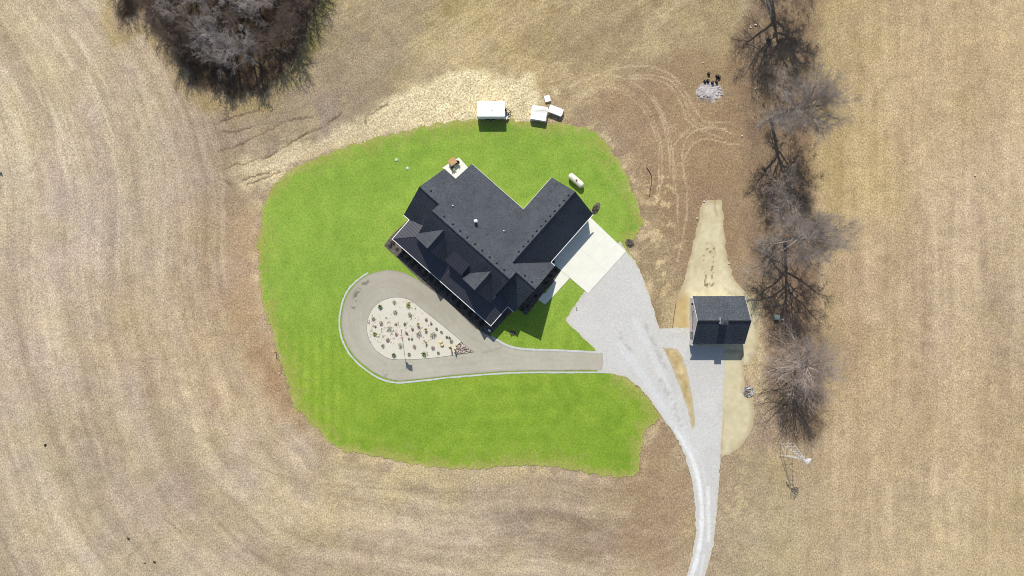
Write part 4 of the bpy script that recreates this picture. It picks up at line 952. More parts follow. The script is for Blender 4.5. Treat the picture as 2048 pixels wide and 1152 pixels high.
# white trailer
t = empty('trailer', (-3.44, 29.3, 0), 0, label='white box trailer parked at the back edge of the lawn', cat='trailer')
b = MB(); hx, hy = 2.28, 1.28; n = 7; vs = []
ring = [(-hx,-hy),(hx,-hy),(hx,hy),(-hx,hy)]
prof = [(-hy,.45),(-hy,1.95),(-hy+.12,2.08),(-.5,2.17),(.5,2.17),(hy-.12,2.08),(hy,1.95),(hy,.45)]
k = len(prof); vs = [(-hx+.06*(z > 2),y,z) for y, z in prof]+[(hx-.06*(z > 2),y,z) for y, z in prof]
b.add(vs, [tuple(range(k-1,-1,-1)), tuple(range(k,2*k))]+[(i,(i+1)%k,k+(i+1)%k,k+i) for i in range(k)][::1])
me = b.build('trailer_body', mat('bright_white_panel', (.80,.80,.80), .5, var=.03), t)
bm = bmesh.new(); bm.from_mesh(me.data); bmesh.ops.recalc_face_normals(bm, faces=bm.faces[:]); bm.to_mesh(me.data); bm.free()
b = MB()
for x in (-1.5, -.75, 0, .75, 1.5): b.cbox(x, 0, 2.168, .03, 1.0, .012)
for y in (-1.24, 1.24): b.cbox(0, y, 1.99, 4.4, .05, .05)
b.build('roof_seams', M['galv'], t)
for x, y in ((.2,-.1),(-1.3,-.35)):
    b = MB(); b.cbox(x, y, 2.16, .32 if x > 0 else .16, .26 if x > 0 else .12, .09, 0, .02); b.build('roof_vent', M['galv'], t)
for s in (-1, 1):
    for x in (-.55, .3):
        b = MB(); b.tube([(x, s*(hy-.02)-.1*s, .36), (x, s*(hy+.12), .36)], .36, 20, smooth=False); w_ = b.build('wheel', M['black'], t)
        b = MB(); b.tube([(x, s*(hy+.12), .36), (x, s*(hy+.14), .36)], .18, 14, smooth=False); b.build('rim', M['galv'], w_)
b = MB(); b.tube([(hx,-.7,.5),(hx+1.0,0,.5)], .05, 6); b.tube([(hx,.7,.5),(hx+1.0,0,.5)], .05, 6); b.tube([(hx+.9,0,.5),(hx+.9,0,0)], .04, 6); b.build('tongue', M['blackmetal'], t)
b = MB(); b.box(hx+.02, hx+.12, -1.0, 1.0, .5, .62); b.build('marker_bar', M['galv'], t)
b = MB(); b.box(.6, hx-.1, -hy-.012, -hy-.002, .6, .8); b.build('red_stripe', M['red'], t)
t2 = MB(); rng = random.Random(2)
o = empty('gas_cylinder', P(1011.5, 222), label='dark gas cylinder beside the right end of the white trailer', cat='cylinder')
b = MB(); b.lathe(0, 0, [(.15,0),(.17,.05),(.17,.75),(.1,.88),(.05,.9),(.05,1.0),(.001,1.0)], 14); b.build('cylinder_body', M['char'], o)
o = empty('wheelbarrow', P(1013.5, 235), R(60), label='pale upturned wheelbarrow by the trailer tongue', cat='wheelbarrow')
b = MB(); b.add([(-.4,-.3,.55),(.4,-.3,.55),(.4,.3,.55),(-.4,.3,.55),(-.2,-.18,.3),(.2,-.18,.3),(.2,.18,.3),(-.2,.18,.3)], [(0,4,5,1),(1,5,6,2),(2,6,7,3),(3,7,4,0),(7,6,5,4)]); b.build('tray', M['galv'], o)
b = MB(); b.tube([(.5,-.2,.55),(-.7,-.3,.55)], .02, 6); b.tube([(.5,.2,.55),(-.7,.3,.55)], .02, 6); b.tube([(-.3,.25,.5),(-.35,.25,0)], .02, 6); b.tube([(-.3,-.25,.5),(-.35,-.25,0)], .02, 6); b.build('handle_frame', M['blackmetal'], o)
b = MB(); b.tube([(.55,-.05,.18),(.55,.05,.18)], .18, 14, smooth=False); b.build('wheel', M['black'], o)
# white slatted racks
def rack(name, px, py, rz, sx, sy, h, label, tiers=1, slat=.16):
    o = empty(name, P(px, py), rz, label=label, cat='rack', group='white slatted racks beside the trailer')
    for x in (-1, 1):
        for y in (-1, 1):
            b = MB(); b.cbox(x*(sx/2-.05), y*(sy/2-.05), 0, .09, .09, h); b.build('leg', M['white'], o)
    b = MB()
    for y in (-1, 1): b.cbox(0, y*(sy/2-.03), h-.1, sx, .06, .1)
    for x in (-1, 1): b.cbox(x*(sx/2-.03), 0, h-.1, .06, sy-.14, .1)
    for y in (-1, 1): b.cbox(0, y*(sy/2-.03), h*.45, sx-.2, .04, .08)
    b.build('frame', M['white'], o)
    b = MB(); x = -sx/2+.12
    y0, y1 = (-sy/2+.07, sy/2-.07)
    while x < sx/2-.1: b.cbox(x, 0, h, .105, sy, .03); x += slat
    b.build('slat_deck', M['white'], o)
    if tiers == 2:
        b = MB(); y = -sy/2+.02
        for k in range(8): b.cbox(0, y+k*.16+.06, h+.22, sx*.94, .135, .03)
        for x in (-1, 1): b.cbox(x*(sx*.47-.05), y+.6, h+.03, .06, 1.2, .19)
        b.build('raised_lid', M['white'], o)
        b = MB(); x = -sx/2+.1
        while x < sx/2: b.cbox(x, -sy/2-.02, .12, .07, .03, h-.1); x += .2
        b.build('front_pickets', M['white'], o)
    return o
rack('slatted_rack', 1078, 229, -R(9), 2.65, 2.4, .85, 'largest white slatted rack, two-level, on the lawn edge', 2)
rack('slatted_rack', 1111, 223.5, -R(21), 2.4, 1.25, .8, 'long low white slatted rack angled against the largest one', 1, .12)
rack('slatted_rack', 1094.5, 198, R(14), .95, 1.05, .3, 'small square white rack lying apart above the other two', 1, .12)
# patio furniture
o = empty('patio_table', P(906, 325), R(35), label='square orange timber table with dark sides at the patio edge', cat='table')
b = MB()
for k in range(6): b.cbox(-.5+k*.2, 0, .95, .185, 1.1, .05)
b.build('tabletop', M['timber'], o)
b = MB(); b.box(-.5,.5,-.5,-.44,.55,.95); b.box(-.5,.5,.44,.5,.55,.95); b.box(-.5,-.44,-.44,.44,.55,.95); b.box(.44,.5,-.44,.44,.55,.95); b.build('apron', M['char'], o)
for x in (-1, 1):
    for y in (-1, 1): b = MB(); b.cbox(x*.44, y*.44, 0.09, .1, .1, .86); b.build('leg', M['char'], o)
def chair(label):
    o = empty('patio_chair', label=label, cat='chair', group='chairs on the patio')
    b = MB(); b.cbox(0, 0, .42, .5, .5, .05, 0, .01); b.build('seat', M['leafsage'], o)
    b = MB(); b.add([(-.25,.24,.45),(.25,.24,.45),(.25,.38,1.0),(-.25,.38,1.0),(-.25,.28,.45),(.25,.28,.45),(.25,.42,1.0),(-.25,.42,1.0)], [(0,1,2,3),(7,6,5,4),(3,2,6,7),(0,3,7,4),(1,5,6,2)]); b.build('backrest', M['blackmetal'], o)
    for s in (-1, 1):
        b = MB(); b.tube([(s*.28,-.25,.0),(s*.28,-.25,.66),(s*.28,.3,.66)], .025, 6); b.tube([(s*.28,.25,0),(s*.28,.25,.66)], .025, 6); b.build('arm_frame', M['blackmetal'], o)
    return o
c1 = chair('dark metal chair left of the orange timber table'); c1.location = P(907.5, 338.5, .09); c1.rotation_euler.z = R(45)
c2 = copy_tree(c1); c2['label'] = 'dark metal chair right of the orange timber table'; c2.location = P(915.5, 328, .09); c2.rotation_euler.z = R(-12)
# septic lids
for px, py, lb in ((793, 320, 'upper pale round lid set in the lawn'), (815, 337, 'lower pale round lid set in the lawn')):
    o = empty('septic_lid', P(px, py), label=lb, cat='lid', group='round lids in the back lawn')
    b = MB(); b.lathe(0, 0, [(.26,0),(.26,.07),(.2,.11),(.001,.12)], 18); b.build('dome', mat('pale_green_lid', S(198, 218, 180)), o)
    b = MB(); b.lathe(0, 0, [(.34,.0),(.34,.05),(.27,.05)], 18); b.build('rim', M['leafsage'], o)
# mulch rings with young shrubs
def leaf_clump(b, rng, c, r, h, n, size, up=.5):
    for _ in range(n):
        th = rng.uniform(0, 6.283); rr = r*math.sqrt(rng.random()); z = c[2]+h*rng.random()*(1-.5*(rr/r)**2)
        p = Vector((c[0]+rr*math.cos(th), c[1]+rr*math.sin(th), z))
        d = Vector((math.cos(th)+rng.gauss(0,.5), math.sin(th)+rng.gauss(0,.5), up+rng.gauss(0,.4))).normalized(); a = d.orthogonal().normalized()
        a = Matrix.Rotation(rng.uniform(0, 3.14), 3, d) @ a; s_ = size*rng.uniform(.6, 1.3)
        b.add([p, p+d*s_*.5+a*s_*.25, p+d*s_, p+d*s_*.5-a*s_*.25], [(0,1,2,3)])
def mound(name, px, py, r, h, m_, label, cat='shrub', group=None, n=130, leaf=.13, core=True, up=.5, seed=None, z=.08):
    rng = random.Random(seed or int(px*7+py*13)); o = empty(name, P(px, py), rng.uniform(0, 6), label=label, cat=cat, group=group); o.location.z = z
    b = MB(); leaf_clump(b, rng, (0,0,.03), r, h, n, leaf, up); b.build('foliage', m_, o)
    b = MB()
    for _ in range(5):
        th = rng.uniform(0, 6.28); b.tube([(0,0,-.03),(math.cos(th)*r*.3, math.sin(th)*r*.3, h*.4),(math.cos(th)*r*.7, math.sin(th)*r*.7, h*.8)], [.02,.014,.006], 4)
    b.build('stem', M['bark'], o); return o
for px, py, rx, ry, a, lb in ((1192,417,13,6.5,-60,'mulch oval at the garage corner'),(1259,486,9,7.5,30,'round mulch patch at the far corner of the apron'),(1025,666,5.5,4.5,0,'small mulch patch in the shaded side lawn')):
    pl_ = [(px+rx*math.cos(t)*math.cos(R(a))-ry*math.sin(t)*math.sin(R(a))+random.Random(i).uniform(-.6,.6), py+rx*math.cos(t)*math.sin(R(a))+ry*math.sin(t)*math.cos(R(a))) for i, t in enumerate([k*math.pi/12 for k in range(24)])]
    flat('mulch_bed', pl_, .10, M['mulch'], lb)
mound('shrub', 1190, 417, .45, .9, M['bedshrub'], 'dark young shrub in the mulch oval at the garage corner', n=170)
mound('shrub', 1259, 485, .4, .5, M['leafgrey'], 'brown dormant shrub at the far corner of the concrete apron', n=150)
mound('shrub', 1024, 665, .3, .5, M['leafgrey'], 'small dormant shrub in the shaded side lawn', n=110)
# teal bin by garage door
o = empty('waste_bin', P(1104.5, 522.5), R(15), label='teal green wheeled bin tucked at the garage corner', cat='bin')
b = MB(); b.cbox(0, 0, .14, .62, .72, .92, 0, .05); b.build('bin_body', M['greenpl'], o)
b = MB(); b.cbox(0, 0, 1.065, .68, .78, .07, 0, .03); b.build('lid', M['greenpl'], o)
for s in (-1, 1): b = MB(); b.tube([(s*.3,-.3,.16),(s*.36,-.3,.16)], .14, 12, smooth=False); b.build('wheel', M['black'], o)
# flagpole and flag
FB = P(802.4, 658.4)
o = empty('flagpole', FB, label='tall white flagpole standing in the pebble island', cat='flagpole')
b = MB(); b.lathe(0, 0, [(.12,0.05),(.12,.16),(.06,.18),(.055,.2),(.03,6.55),(.001,6.56)], 10); b.build('pole', M['white'], o)
b = MB(); b.lathe(0, 0, [(.001,6.54),(.06,6.6),(.06,6.66),(.001,6.72)], 10); b.build('finial', M['timber'], o)
fl = bpy.data.materials.new('striped_flag_cloth'); fl.use_nodes = True; N = fl.node_tree.nodes; L = fl.node_tree.links
tc = N.new('ShaderNodeTexCoord'); sp = N.new('ShaderNodeSeparateXYZ'); L.new(tc.outputs['UV'], sp.inputs[0])
m1 = N.new('ShaderNodeMath'); m1.operation = 'MULTIPLY'; m1.inputs[1].default_value = 6.5; L.new(sp.outputs['Y'], m1.inputs[0])
m2 = N.new('ShaderNodeMath'); m2.operation = 'FRACT'; L.new(m1.outputs[0], m2.inputs[0])
m3 = N.new('ShaderNodeMath'); m3.operation = 'GREATER_THAN'; m3.inputs[1].default_value = .5; L.new(m2.outputs[0], m3.inputs[0])
x1 = N.new('ShaderNodeMix'); x1.data_type = 'RGBA'; x1.inputs['A'].default_value = (.5,.03,.05,1); x1.inputs['B'].default_value = (.8,.8,.8,1); L.new(m3.outputs[0], x1.inputs['Factor'])
c1_ = N.new('ShaderNodeMath'); c1_.operation = 'LESS_THAN'; c1_.inputs[1].default_value = .4; L.new(sp.outputs['X'], c1_.inputs[0])
c2_ = N.new('ShaderNodeMath'); c2_.operation = 'GREATER_THAN'; c2_.inputs[1].default_value = .46; L.new(sp.outputs['Y'], c2_.inputs[0])
c3_ = N.new('ShaderNodeMath'); c3_.operation = 'MULTIPLY'; L.new(c1_.outputs[0], c3_.inputs[0]); L.new(c2_.outputs[0], c3_.inputs[1])
# canton with rows of white stars (round dots at this size)
vo = N.new('ShaderNodeTexVoronoi'); vo.inputs['Scale'].default_value = 1.0; vo.inputs['Randomness'].default_value = 0
mp = N.new('ShaderNodeMapping'); mp.inputs['Scale'].default_value = (27, 16, 1); L.new(tc.outputs['UV'], mp.inputs[0]); L.new(mp.outputs[0], vo.inputs['Vector'])
ls = N.new('ShaderNodeMath'); ls.operation = 'LESS_THAN'; ls.inputs[1].default_value = .3; L.new(vo.outputs['Distance'], ls.inputs[0])
x0 = N.new('ShaderNodeMix'); x0.data_type = 'RGBA'; x0.inputs['A'].default_value = (.02,.03,.16,1); x0.inputs['B'].default_value = (.8,.8,.8,1); L.new(ls.outputs[0], x0.inputs['Factor'])
x2 = N.new('ShaderNodeMix'); x2.data_type = 'RGBA'; L.new(c3_.outputs[0], x2.inputs['Factor']); L.new(x1.outputs['Result'], x2.inputs['A']); L.new(x0.outputs['Result'], x2.inputs['B'])
L.new(x2.outputs['Result'], N['Principled BSDF'].inputs['Base Color']); N['Principled BSDF'].inputs['Roughness'].default_value = .8
me = bpy.data.meshes.new('flag'); nu, nv = 24, 8; vs = []; fs = []; uvs = []
fd = Vector((.70, -.71, 0)); fn = Vector((.71, .70, 0))
for i in range(nu+1):
    for j in range(nv+1):
        s_ = i/nu; t_ = j/nv; wv = .16*math.sin(s_*9+t_*1.2)*s_
        p = fd*(s_*1.62)+fn*wv; vs.append((p.x, p.y, 5.35+1.1*t_-.28*s_)); uvs.append((s_, t_))
for i in range(nu):
    for j in range(nv): fs.append((i*(nv+1)+j, (i+1)*(nv+1)+j, (i+1)*(nv+1)+j+1, i*(nv+1)+j+1))
me.from_pydata(vs, [], fs); ul = me.uv_layers.new(name='UVMap')
for lp in me.loops: ul.data[lp.index].uv = uvs[lp.vertex_index]
me.materials.append(fl); fo = bpy.data.objects.new('flag', me); C.objects.link(fo); fo.location = FB
tag(fo, 'red white and blue striped flag flying from the island flagpole', 'flag')

# island planting -----------------------------------------------------
def A(px, py): return px, py
GI = 'plants in the pebble island'
for px, py, r, h, k, lb in (
  (789,605,.32,.45,'leafgreen','round olive shrub nearest the top of the pebble island'),
  (747,638,.30,.42,'leafgreen','round olive shrub at the left end of the pebble island'),
  (766,692,.30,.42,'leafgreen','round olive shrub at the lower left of the pebble island'),
  (818.5,709,.30,.42,'leafgreen','round olive shrub on the lower edge right of the pole shadow'),
  (877,706,.28,.35,'leafgreen','small bright green shrub near the tip boulders'),
  (793,669,.26,.35,'leafgreen','small olive shrub just left of the flagpole'),
  (779,657,.36,.7,'leafsage','pale-topped upright shrub left of the flagpole'),
  (820,629,.34,.7,'leafsage','pale-topped upright shrub near the upper right edge'),
  (801,691,.36,.75,'leafsage','pale-topped upright shrub below the flagpole'),
  (791,625,.38,.5,'leafbrown','brown dormant plant below the top olive shrub'),
  (763,647,.36,.45,'leafrose','dusty rose plant on the left side of the island'),
  (776,680,.34,.5,'leafbrown','brown dormant plant at the lower left'),
  (829,694,.34,.4,'leafrose','dusty rose star-like plant right of the pole shadow'),
  (866,696,.34,.45,'leafrose','dusty rose plant near the twin tan boulders'),
  (838,670,.52,.35,'leafgrey','dark twiggy mound in the centre of the island'),
  (867,671,.62,.40,'leafgrey','largest dark twiggy mound in the island'),
  (903,683,.30,.4,'leafgrey','small dark grey-green mound near the tip'),
  (852.5,640,.22,.4,'leafgrey','first small dark plant along the upper right edge'),
  (862.5,647.5,.2,.35,'leafgrey','second small dark plant along the upper right edge'),
  (873.5,658,.22,.4,'leafgrey','third small dark plant along the upper right edge'),
  (883,665,.2,.35,'leafgrey','fourth small dark plant along the upper right edge'),
  (893.5,674.5,.2,.3,'leafdark','fifth small dark plant along the upper right edge'),
  (899,676.5,.2,.3,'leafdark','sixth small dark plant along the upper right edge'),
  (810,648.5,.24,.4,'leafdark','small dark plant above and right of the flagpole'),
  (825,658.5,.22,.4,'leafbrown','small brown plant between flagpole and twiggy mound'),
  (814,667.5,.2,.3,'leafbrown','tiny brown plant right of the flag'),
  (792.5,649,.16,.25,'leafbrown','tiny brown plant above the flagpole'),
  (751,654,.16,.22,'leafbrown','tiny sparse plant near the left end'),
  (818,678,.16,.22,'leafbrown','tiny brown tuft below the flag'),
  (824,678.5,.18,.25,'leafsage','tiny sage tuft right of the pole shadow')):
    r *= .78; h *= .8
    o = mound('shrub', px, py-1.0, r, h, M[k], lb, 'plant', GI, n=int(420*r)+30, leaf=.12, up=1.2, seed=int(px*3+py))
# star-shaped yuccas
def yucca(px, py, r, m_, lb):
    rng = random.Random(int(px+py)); o = empty('yucca', P(px, py), label=lb, cat='plant', group=GI); o.location.z = .08
    b = MB()
    for k in range(34):
        th = k*2.4+rng.uniform(-.3,.3); el = R(rng.uniform(15, 65)); L_ = r*rng.uniform(.8, 1.15)
        d = Vector((math.cos(th)*math.cos(el), math.sin(th)*math.cos(el), math.sin(el))); a = Vector((-math.sin(th), math.cos(th), 0))*.045
        p0 = Vector((0,0,.03)); p1 = d*L_*.5; p2 = d*L_+Vector((0,0,-.10*L_))
        b.add([p0-a*.6, p0+a*.6, p1+a, p2, p1-a], [(0,1,2,4),(4,2,3)])
    b.build('leaf_rosette', m_, o)
for px, py, r, m_, lb in ((761,614,.58,'leafdark','spiky dark yucca at the upper left of the island'),(817,611,.58,'leafgreen','spiky olive yucca at the upper right of the island'),
    (750,668,.5,'leafgreen','spiky olive yucca on the left rim of the island'),(788,710,.58,'leafdark','spiky green yucca on the lower rim, left of the pole shadow'),(848,708,.62,'leafdark','spiky dark yucca on the lower rim, right of the pole shadow')):
    yucca(px, py, r, M[m_], lb)
# golden grasses
def grassclump(px, py, r, h, lb, m_='grassgold'):
    rng = random.Random(int(px*5+py)); o = empty('ornamental_grass', P(px, py), label=lb, cat='plant', group=GI); o.location.z = .08
    b = MB()
    for k in range(90):
        th = rng.uniform(0, 6.28); l_ = h*rng.uniform(.6, 1); rr = r*rng.uniform(.2, 1); a = Vector((-math.sin(th), math.cos(th), 0))*.016
        p0 = Vector((math.cos(th)*.07, math.sin(th)*.07, 0)); p1 = Vector((math.cos(th)*rr*.45, math.sin(th)*rr*.45, l_*.7)); p2 = Vector((math.cos(th)*rr, math.sin(th)*rr, l_))
        b.add([p0-a, p0+a, p1+a, p2, p1-a], [(0,1,2,4),(4,2,3)])
    b.build('blades', M[m_], o)
for px, py, r, h, lb in ((837,648,.42,.9,'golden grass clump above the central twiggy mound'),(852,659,.42,.7,'pale yellow grass clump between the two twiggy mounds'),(852.5,685,.34,.7,'small golden grass clump below the twiggy mounds'),
    (903,697,.30,1.3,'tall golden grass clump left of the cobbles'),(911,699,.28,1.5,'tallest golden grass clump touching the cobbles')):
    grassclump(px, py, r, h, lb)
# boulders
def boulder(px, py, r, lb, m_='stone', cat='boulder', name='boulder', z=.08, sq=(1,.85,.7), grp='tan boulders in the pebble island'):
    rng = random.Random(int(px*11+py)); b = MB(); b.blob((0,0,r*sq[2]*.6), r, rng, sq, 2, .16); o = b.build(name, M[m_]); o.location = P(px, py); o.location.z = z; o.rotation_euler.z = rng.uniform(0, 3)
    return tag(o, lb, cat, grp)
boulder(882,684,.34,'larger of the twin tan boulders in the island'); boulder(884.5,690,.30,'lower of the twin tan boulders in the island')
boulder(900,693,.26,'tan boulder at the foot of the tall golden grass'); boulder(913.5,690,.26,'tan boulder above the cobbles'); boulder(910,704,.22,'tan boulder at the lower left corner of the cobbles')
b = MB(); rng = random.Random(8); tri = [(914,690),(922,683),(946,704),(930,707.5),(911,709)]
pts = []
while len(pts) < 120:
    q = (rng.uniform(908, 946), rng.uniform(683, 711))
    if sdist(np.array([q[0]]), np.array([q[1]]), tri)[0] > .8 and all((q[0]-p[0])**2+(q[1]-p[1])**2 > 3.4 for p in pts[-120:]): pts.append(q)
    elif rng.random() < .003: break
for q in pts: p = P(*q); b.blob((p.x, p.y, .12), rng.uniform(.09, .17), rng, (1, .8, .7), 1, .15)
tag(b.build('cobbles', M['cobble']), 'heap of pinkish cobbles filling the tip of the island', 'cobbles', kind='stuff')
flat('mulch_bed', tri, .084, M['mulch'], 'dark soil under the cobbles at the island tip')
# bed shrubs ------------------------------------------------------------
rng = random.Random(12); first_s = None; k = 0
def bedpt(s, off):          # along the outer front edge
    a, b_ = Vector((775, 493)), Vector((968, 660)); d = (b_-a).normalized(); n = Vector((d.y, -d.x)); return a+d*s+n*off
for i in range(17):
    for off in ((5, 13) if i % 2 == 0 else (9,)):
        q = bedpt(i*15+3, off)
        if first_s is None:
            o = mound('shrub', q.x, q.y, .26, .4, M['bedshrub'], 'x', 'shrub', 'small dark shrubs in the front mulch bed', n=110); first_s = o
        else: o = copy_tree(first_s); o.location = P(q.x, q.y); o.location.z = .09; o.rotation_euler.z = rng.uniform(0, 6)
        o.scale = [rng.uniform(.8, 1.25)]*3
        o['label'] = 'small dark shrub in the mulch bed along the front porch'
for px, py in ((1112,540),(1100,552),(1091,566),(1072,592),(1056,612),(1046,617)):
    o = copy_tree(first_s); o.location = P(px, py); o.location.z = .09; o.rotation_euler.z = rng.uniform(0, 6)
    o['label'] = 'small dark shrub in the mulch bed by the side door'; o['group'] = 'small dark shrubs in the side mulch bed'
# ------------------------------------------------------------------ windmill
WB = P(1573, 898); o = W = empty('windmill', WB, label='small farm windmill with white lattice tower and spoked wheel below the rounded tree', cat='windmill')
TH = 6.6; half = lambda z: 1.08*(1-z/TH)+.14*(z/TH)
for x in (-1, 1):
    for y in (-1, 1):
        b = MB(); b.tube([(x*half(0), y*half(0), 0), (x*half(TH), y*half(TH), TH)], .028, 6); b.build('leg', M['steelwhite'], W)
lv = [.35, 1.75, 2.95, 3.95, 4.8, 5.5]
b = MB()
for z in lv:
    h_ = half(z); c = [(-h_,-h_,z),(h_,-h_,z),(h_,h_,z),(-h_,h_,z)]
    for i in range(4): b.tube([c[i], c[(i+1)%4]], .022, 4, smooth=False)
b.build('girts', M['steelwhite'], W)
b = MB()
for z0, z1 in zip(lv[:-1], lv[1:]):
    a0, a1 = half(z0), half(z1); s4 = [(-1,-1),(1,-1),(1,1),(-1,1)]
    for i in range(4):
        p, q = s4[i], s4[(i+1)%4]
        b.tube([(p[0]*a0,p[1]*a0,z0),(q[0]*a1,q[1]*a1,z1)], .007, 3, smooth=False); b.tube([(q[0]*a0,q[1]*a0,z0),(p[0]*a1,p[1]*a1,z1)], .007, 3, smooth=False)
b.build('cross_braces', M['galv'], W)
b = MB(); s_ = .3
for i in range(4):
    c = [(-s_,-s_),(s_,-s_),(s_,s_),(-s_,s_)]; p, q = c[i], c[(i+1)%4]; b.tube([(p[0],p[1],TH-.4),(q[0],q[1],TH-.4)], .04, 4, smooth=False)
b.build('platform', M['steelwhite'], W)
ax = Vector((.62, -.78, 0)); sd_ = Vector((.78, .62, 0)); up = Vector((0,0,1)); hub = up*(TH+.28)+ax*.55
b = MB(); b.tube([up*(TH+.28)-ax*1.5, hub+ax*.12], .035, 6); b.tube([up*(TH-.1), up*(TH+.4)], .09, 8); b.build('shaft', M['galv'], W)
wh = MB(); wh.tube([hub-ax*.05, hub+ax*.08], .12, 10, smooth=False)
for k in range(15):
    t_ = k*2*math.pi/15; d = sd_*math.cos(t_)+up*math.sin(t_); e = (-sd_*math.sin(t_)+up*math.cos(t_))
    i0, o0 = hub+d*.28, hub+d*.92
    wh.add([i0-e*.035-ax*.02, o0-e*.08-ax*.03, o0+e*.08+ax*.03, i0+e*.035+ax*.02], [(0,1,2,3)])
for rr in (.45, .82): wh.tube([hub+(sd_*math.cos(k*math.pi/12)+up*math.sin(k*math.pi/12))*rr for k in range(25)], .014, 4, cap=False)
wh.build('wheel', M['galv'], W)
b = MB(); c = up*(TH+.28)-ax*1.15
b.add([c+ax*.35-up*.1+sd_*.01, c-ax*.45-up*.36+sd_*.01, c-ax*.45+up*.36+sd_*.01, c+ax*.35+up*.1+sd_*.01, c+ax*.35-up*.1-sd_*.01, c-ax*.45-up*.36-sd_*.01, c-ax*.45+up*.36-sd_*.01, c+ax*.35+up*.1-sd_*.01], [(0,1,2,3),(7,6,5,4),(0,4,5,1),(1,5,6,2),(2,6,7,3),(3,7,4,0)]); b.build('tail_vane', M['galv'], W)
# ------------------------------------------------------------------ utility box, post, fire ring, burn pile
o = empty('utility_box', P(1551.5, 634.5), R(4), label='pale teal utility box under the bare trees right of the barn', cat='utility box')
b = MB(); b.cbox(0, 0, 0, .85, .7, .62, 0, .04); b.build('cabinet', M['greybox'], o)
b = MB(); b.cbox(0, 0, .61, .93, .78, .06, 0, .02); b.build('lid', M['greybox'], o)
b = MB(); b.tube([(0,0,0),(0,0,.6)], .06, 8); b.lathe(0, 0, [(.09,.58),(.09,.66),(.001,.68)], 10); q = b.build('post', M['white']); q.location = P(1563, 638.5); tag(q, 'short post with white cap beside the utility box', 'post')
o = empty('fire_ring', P(1496.5, 783), label='round heap of grey and white stones at the edge of the sand', cat='stone heap')
b = MB(); rng = random.Random(31)
for k in range(75):
    r_ = .78*math.sqrt(rng.random()); t_ = rng.uniform(0, 6.28); b.blob((r_*math.cos(t_), r_*math.sin(t_), .08+.18*(1-r_/.8)*rng.random()), rng.uniform(.09, .16), rng, (1,.8,.7), 1, .15)
b.build('heap_stones', M['greyrock'], o)
b = MB()
for k in range(22):
    t_ = k*2*math.pi/22; b.blob((.86*math.cos(t_), .86*math.sin(t_), .1), .13, rng, (1,1,.8), 1, .15)
b.build('ring_stones', M['greyrock'], o)
b = MB(); rng = random.Random(17)
for k in range(3):
    c = P(1420+rng.uniform(-8, 8), 182+rng.uniform(-5, 5)); b.blob((c.x, c.y, -.12), rng.uniform(.9, 1.2), rng, (1.3, .9, .18), 3, .3)
for k in range(150):
    th = rng.uniform(0, 6.283); q = rng.random()**.6; c = P(1420+26*q*math.cos(th), 183+17*q*math.sin(th)); b.blob((c.x, c.y, .0), rng.uniform(.07, .26), rng, (1.2, .8, .4), 1, .3)
tag(b.build('ash_heap', M['ash']), 'low pale grey heap of wood ash in the field', 'ash heap')
b = None
for px, py, lb in ((1417,147.5,'charred log stump standing alone, farthest from the ash heap'),(1433.5,152.5,'left stump of the touching pair right of the heap'),(1438,154.5,'right stump of the touching pair right of the heap'),
                   (1409.5,163,'leftmost charred stump at the top edge of the ash heap'),(1415.5,162,'second charred stump from the left along the ash heap'),(1424.5,165.5,'charred stump at the middle of the ash heap edge'),(1433,163.5,'small charred stump at the right of the ash heap edge')):
    if b is None:
        o = empty('log_stump'); b = MB(); b.lathe(0, 0, [(.24,0),(.23,.4),(.19,.47),(.001,.47)], 9, False); b.build('bark', M['char'], o)
        b = MB(); b.lathe(0, 0, [(.14,.472),(.001,.476)], 9, False); b.build('cut_face', M['bark'], o); st0 = o
    else: o = copy_tree(st0)
    place(o, px, py, px); tag(o, lb, 'stump', 'charred log stumps round the ash heap')
# hollow stump with pale wood
o = empty('hollow_stump', P(1537, 78), label='broken orange-topped stump under the uppermost bare tree', cat='stump')
b = MB(); b.lathe(0, 0, [(.5,0),(.36,.3),(.33,1.0)], 12); b.build('bark', M['bark'], o)
b = MB(); b.add([(-.32,-.2,1.0),(.32,-.2,1.0),(0,.5,1.3),(0,0,.9)], [(0,1,2)]); b.lathe(0, 0, [(.33,1.0),(.2,1.04),(.001,.9)], 12); b.build('split_wood', M['timber'], o)
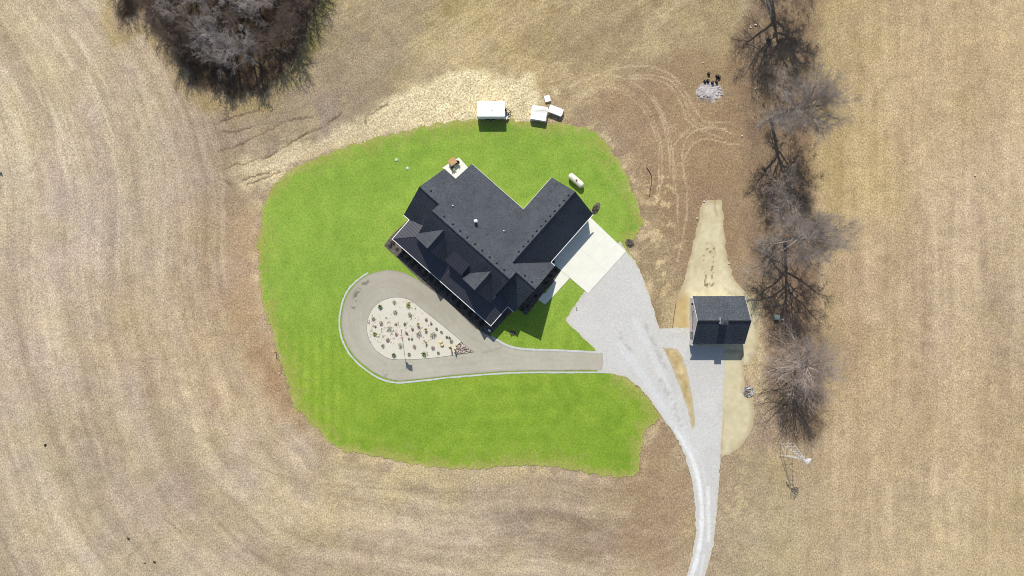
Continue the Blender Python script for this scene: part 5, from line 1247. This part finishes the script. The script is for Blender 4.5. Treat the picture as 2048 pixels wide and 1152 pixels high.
# thin things
def tube_thing(name, pts, r, m_, lb, cat, z=.06):
    b = MB(); b.tube([P(*p)+Vector((0,0,z)) for p in smooth_poly(pts, 2, False)], r, 5); return tag(b.build(name, m_), lb, cat)
tube_thing('hose', zz(1140,120,2.618,[(400,562),(420,590),(430,620),(422,670),(415,715)]), .05, M['black'], 'black curved hose lying in the straw right of the lawn', 'hose')
tube_thing('cable', [(1352,605),(1348,630),(1345,656)], .04, M['black'], 'thin dark cable on the sand left of the barn', 'cable')
tube_thing('branch', [(1552,232),(1566,210),(1570,196)], .07, M['bark'], 'fallen dark branch below the second bare tree', 'branch', .1)
o = empty('marker_post', P(552, 705), label='short dark steel post at the left edge of the lawn', cat='post')
b = MB(); b.tube([(0,0,0),(0,0,1.05)], .06, 6); b.build('stake', M['char'], o); b = MB(); b.cbox(0, 0, .9, .25, .05, .14); b.build('plate', M['char'], o)
o = empty('garden_light', P(1153, 616), label='tiny black garden light where grass meets the gravel', cat='light')
b = MB(); b.tube([(0,0,0),(0,0,.4)], .03, 6); b.lathe(0, 0, [(.1,.38),(.1,.46),(.001,.5)], 8); b.build('lamp_head', M['black'], o)
o = empty('downspout_block', P(978.5, 661), label='small white splash block at the porch corner', cat='block')
b = MB(); b.cbox(0, 0, .09, .3, .5, .07, R(40), .02); b.build('block', M['white'], o)
for px, py, r_, lb in ((91,890,.22,'dark clod in the left field near the bird-sized patch'),(257,1077,.2,'dark clod in the lower left field'),(309,1124,.2,'right one of the two dark clods near the bottom edge'),(290,1126,.12,'left one of the two dark clods near the bottom edge'),(73,1018,.07,'tiny dark clod at the lower left')):
    boulder(px, py, r_, lb, 'clod', 'clod', 'soil_clod', 0, (1.2,.8,.6), 'dark clods in the left field')
for px, py, r_, lb in ((1511,50,.22,'larger pale rock left of the top tree trunk'),(1501,55,.18,'smaller pale rock left of the top tree trunk'),(1511,177,.13,'tiny white rock between the first and second bare trees'),
    (1567,437,.3,'pale rock under the third bare tree'),(1551,421,.18,'small pale rock beside the third bare tree'),(1484,272,.16,'pale rock at the end of the cart tracks'),(1458,527,.2,'pale rock on the right rim of the sand strip'),(1408,403,.2,'pale rock at the top of the sand strip'),
    (1394,437,.18,'pale rock on the left rim of the sand strip'),(343,207,.12,'tiny pale rock in the left field'),(1950,351,.2,'pale rock alone in the right field'),(558,748,.14,'pale rock at the left lawn edge'),(1406,126,.14,'tiny white rock above the charred stumps')):
    boulder(px, py, r_, lb, 'palerock', 'rock', 'field_rock', 0, (1,.8,.6), 'pale rocks scattered in the field')
o = empty('cable_pedestal', P(1.5, 344), label='small white and black pedestal at the left edge of the picture', cat='pedestal')
b = MB(); b.cbox(0, 0, 0, .35, .3, .45, .3, .03); b.build('housing', M['white'], o); b = MB(); b.cbox(.15, -.1, .45, .16, .14, .12); b.build('cap', M['black'], o)
print('objects', len(bpy.data.objects))
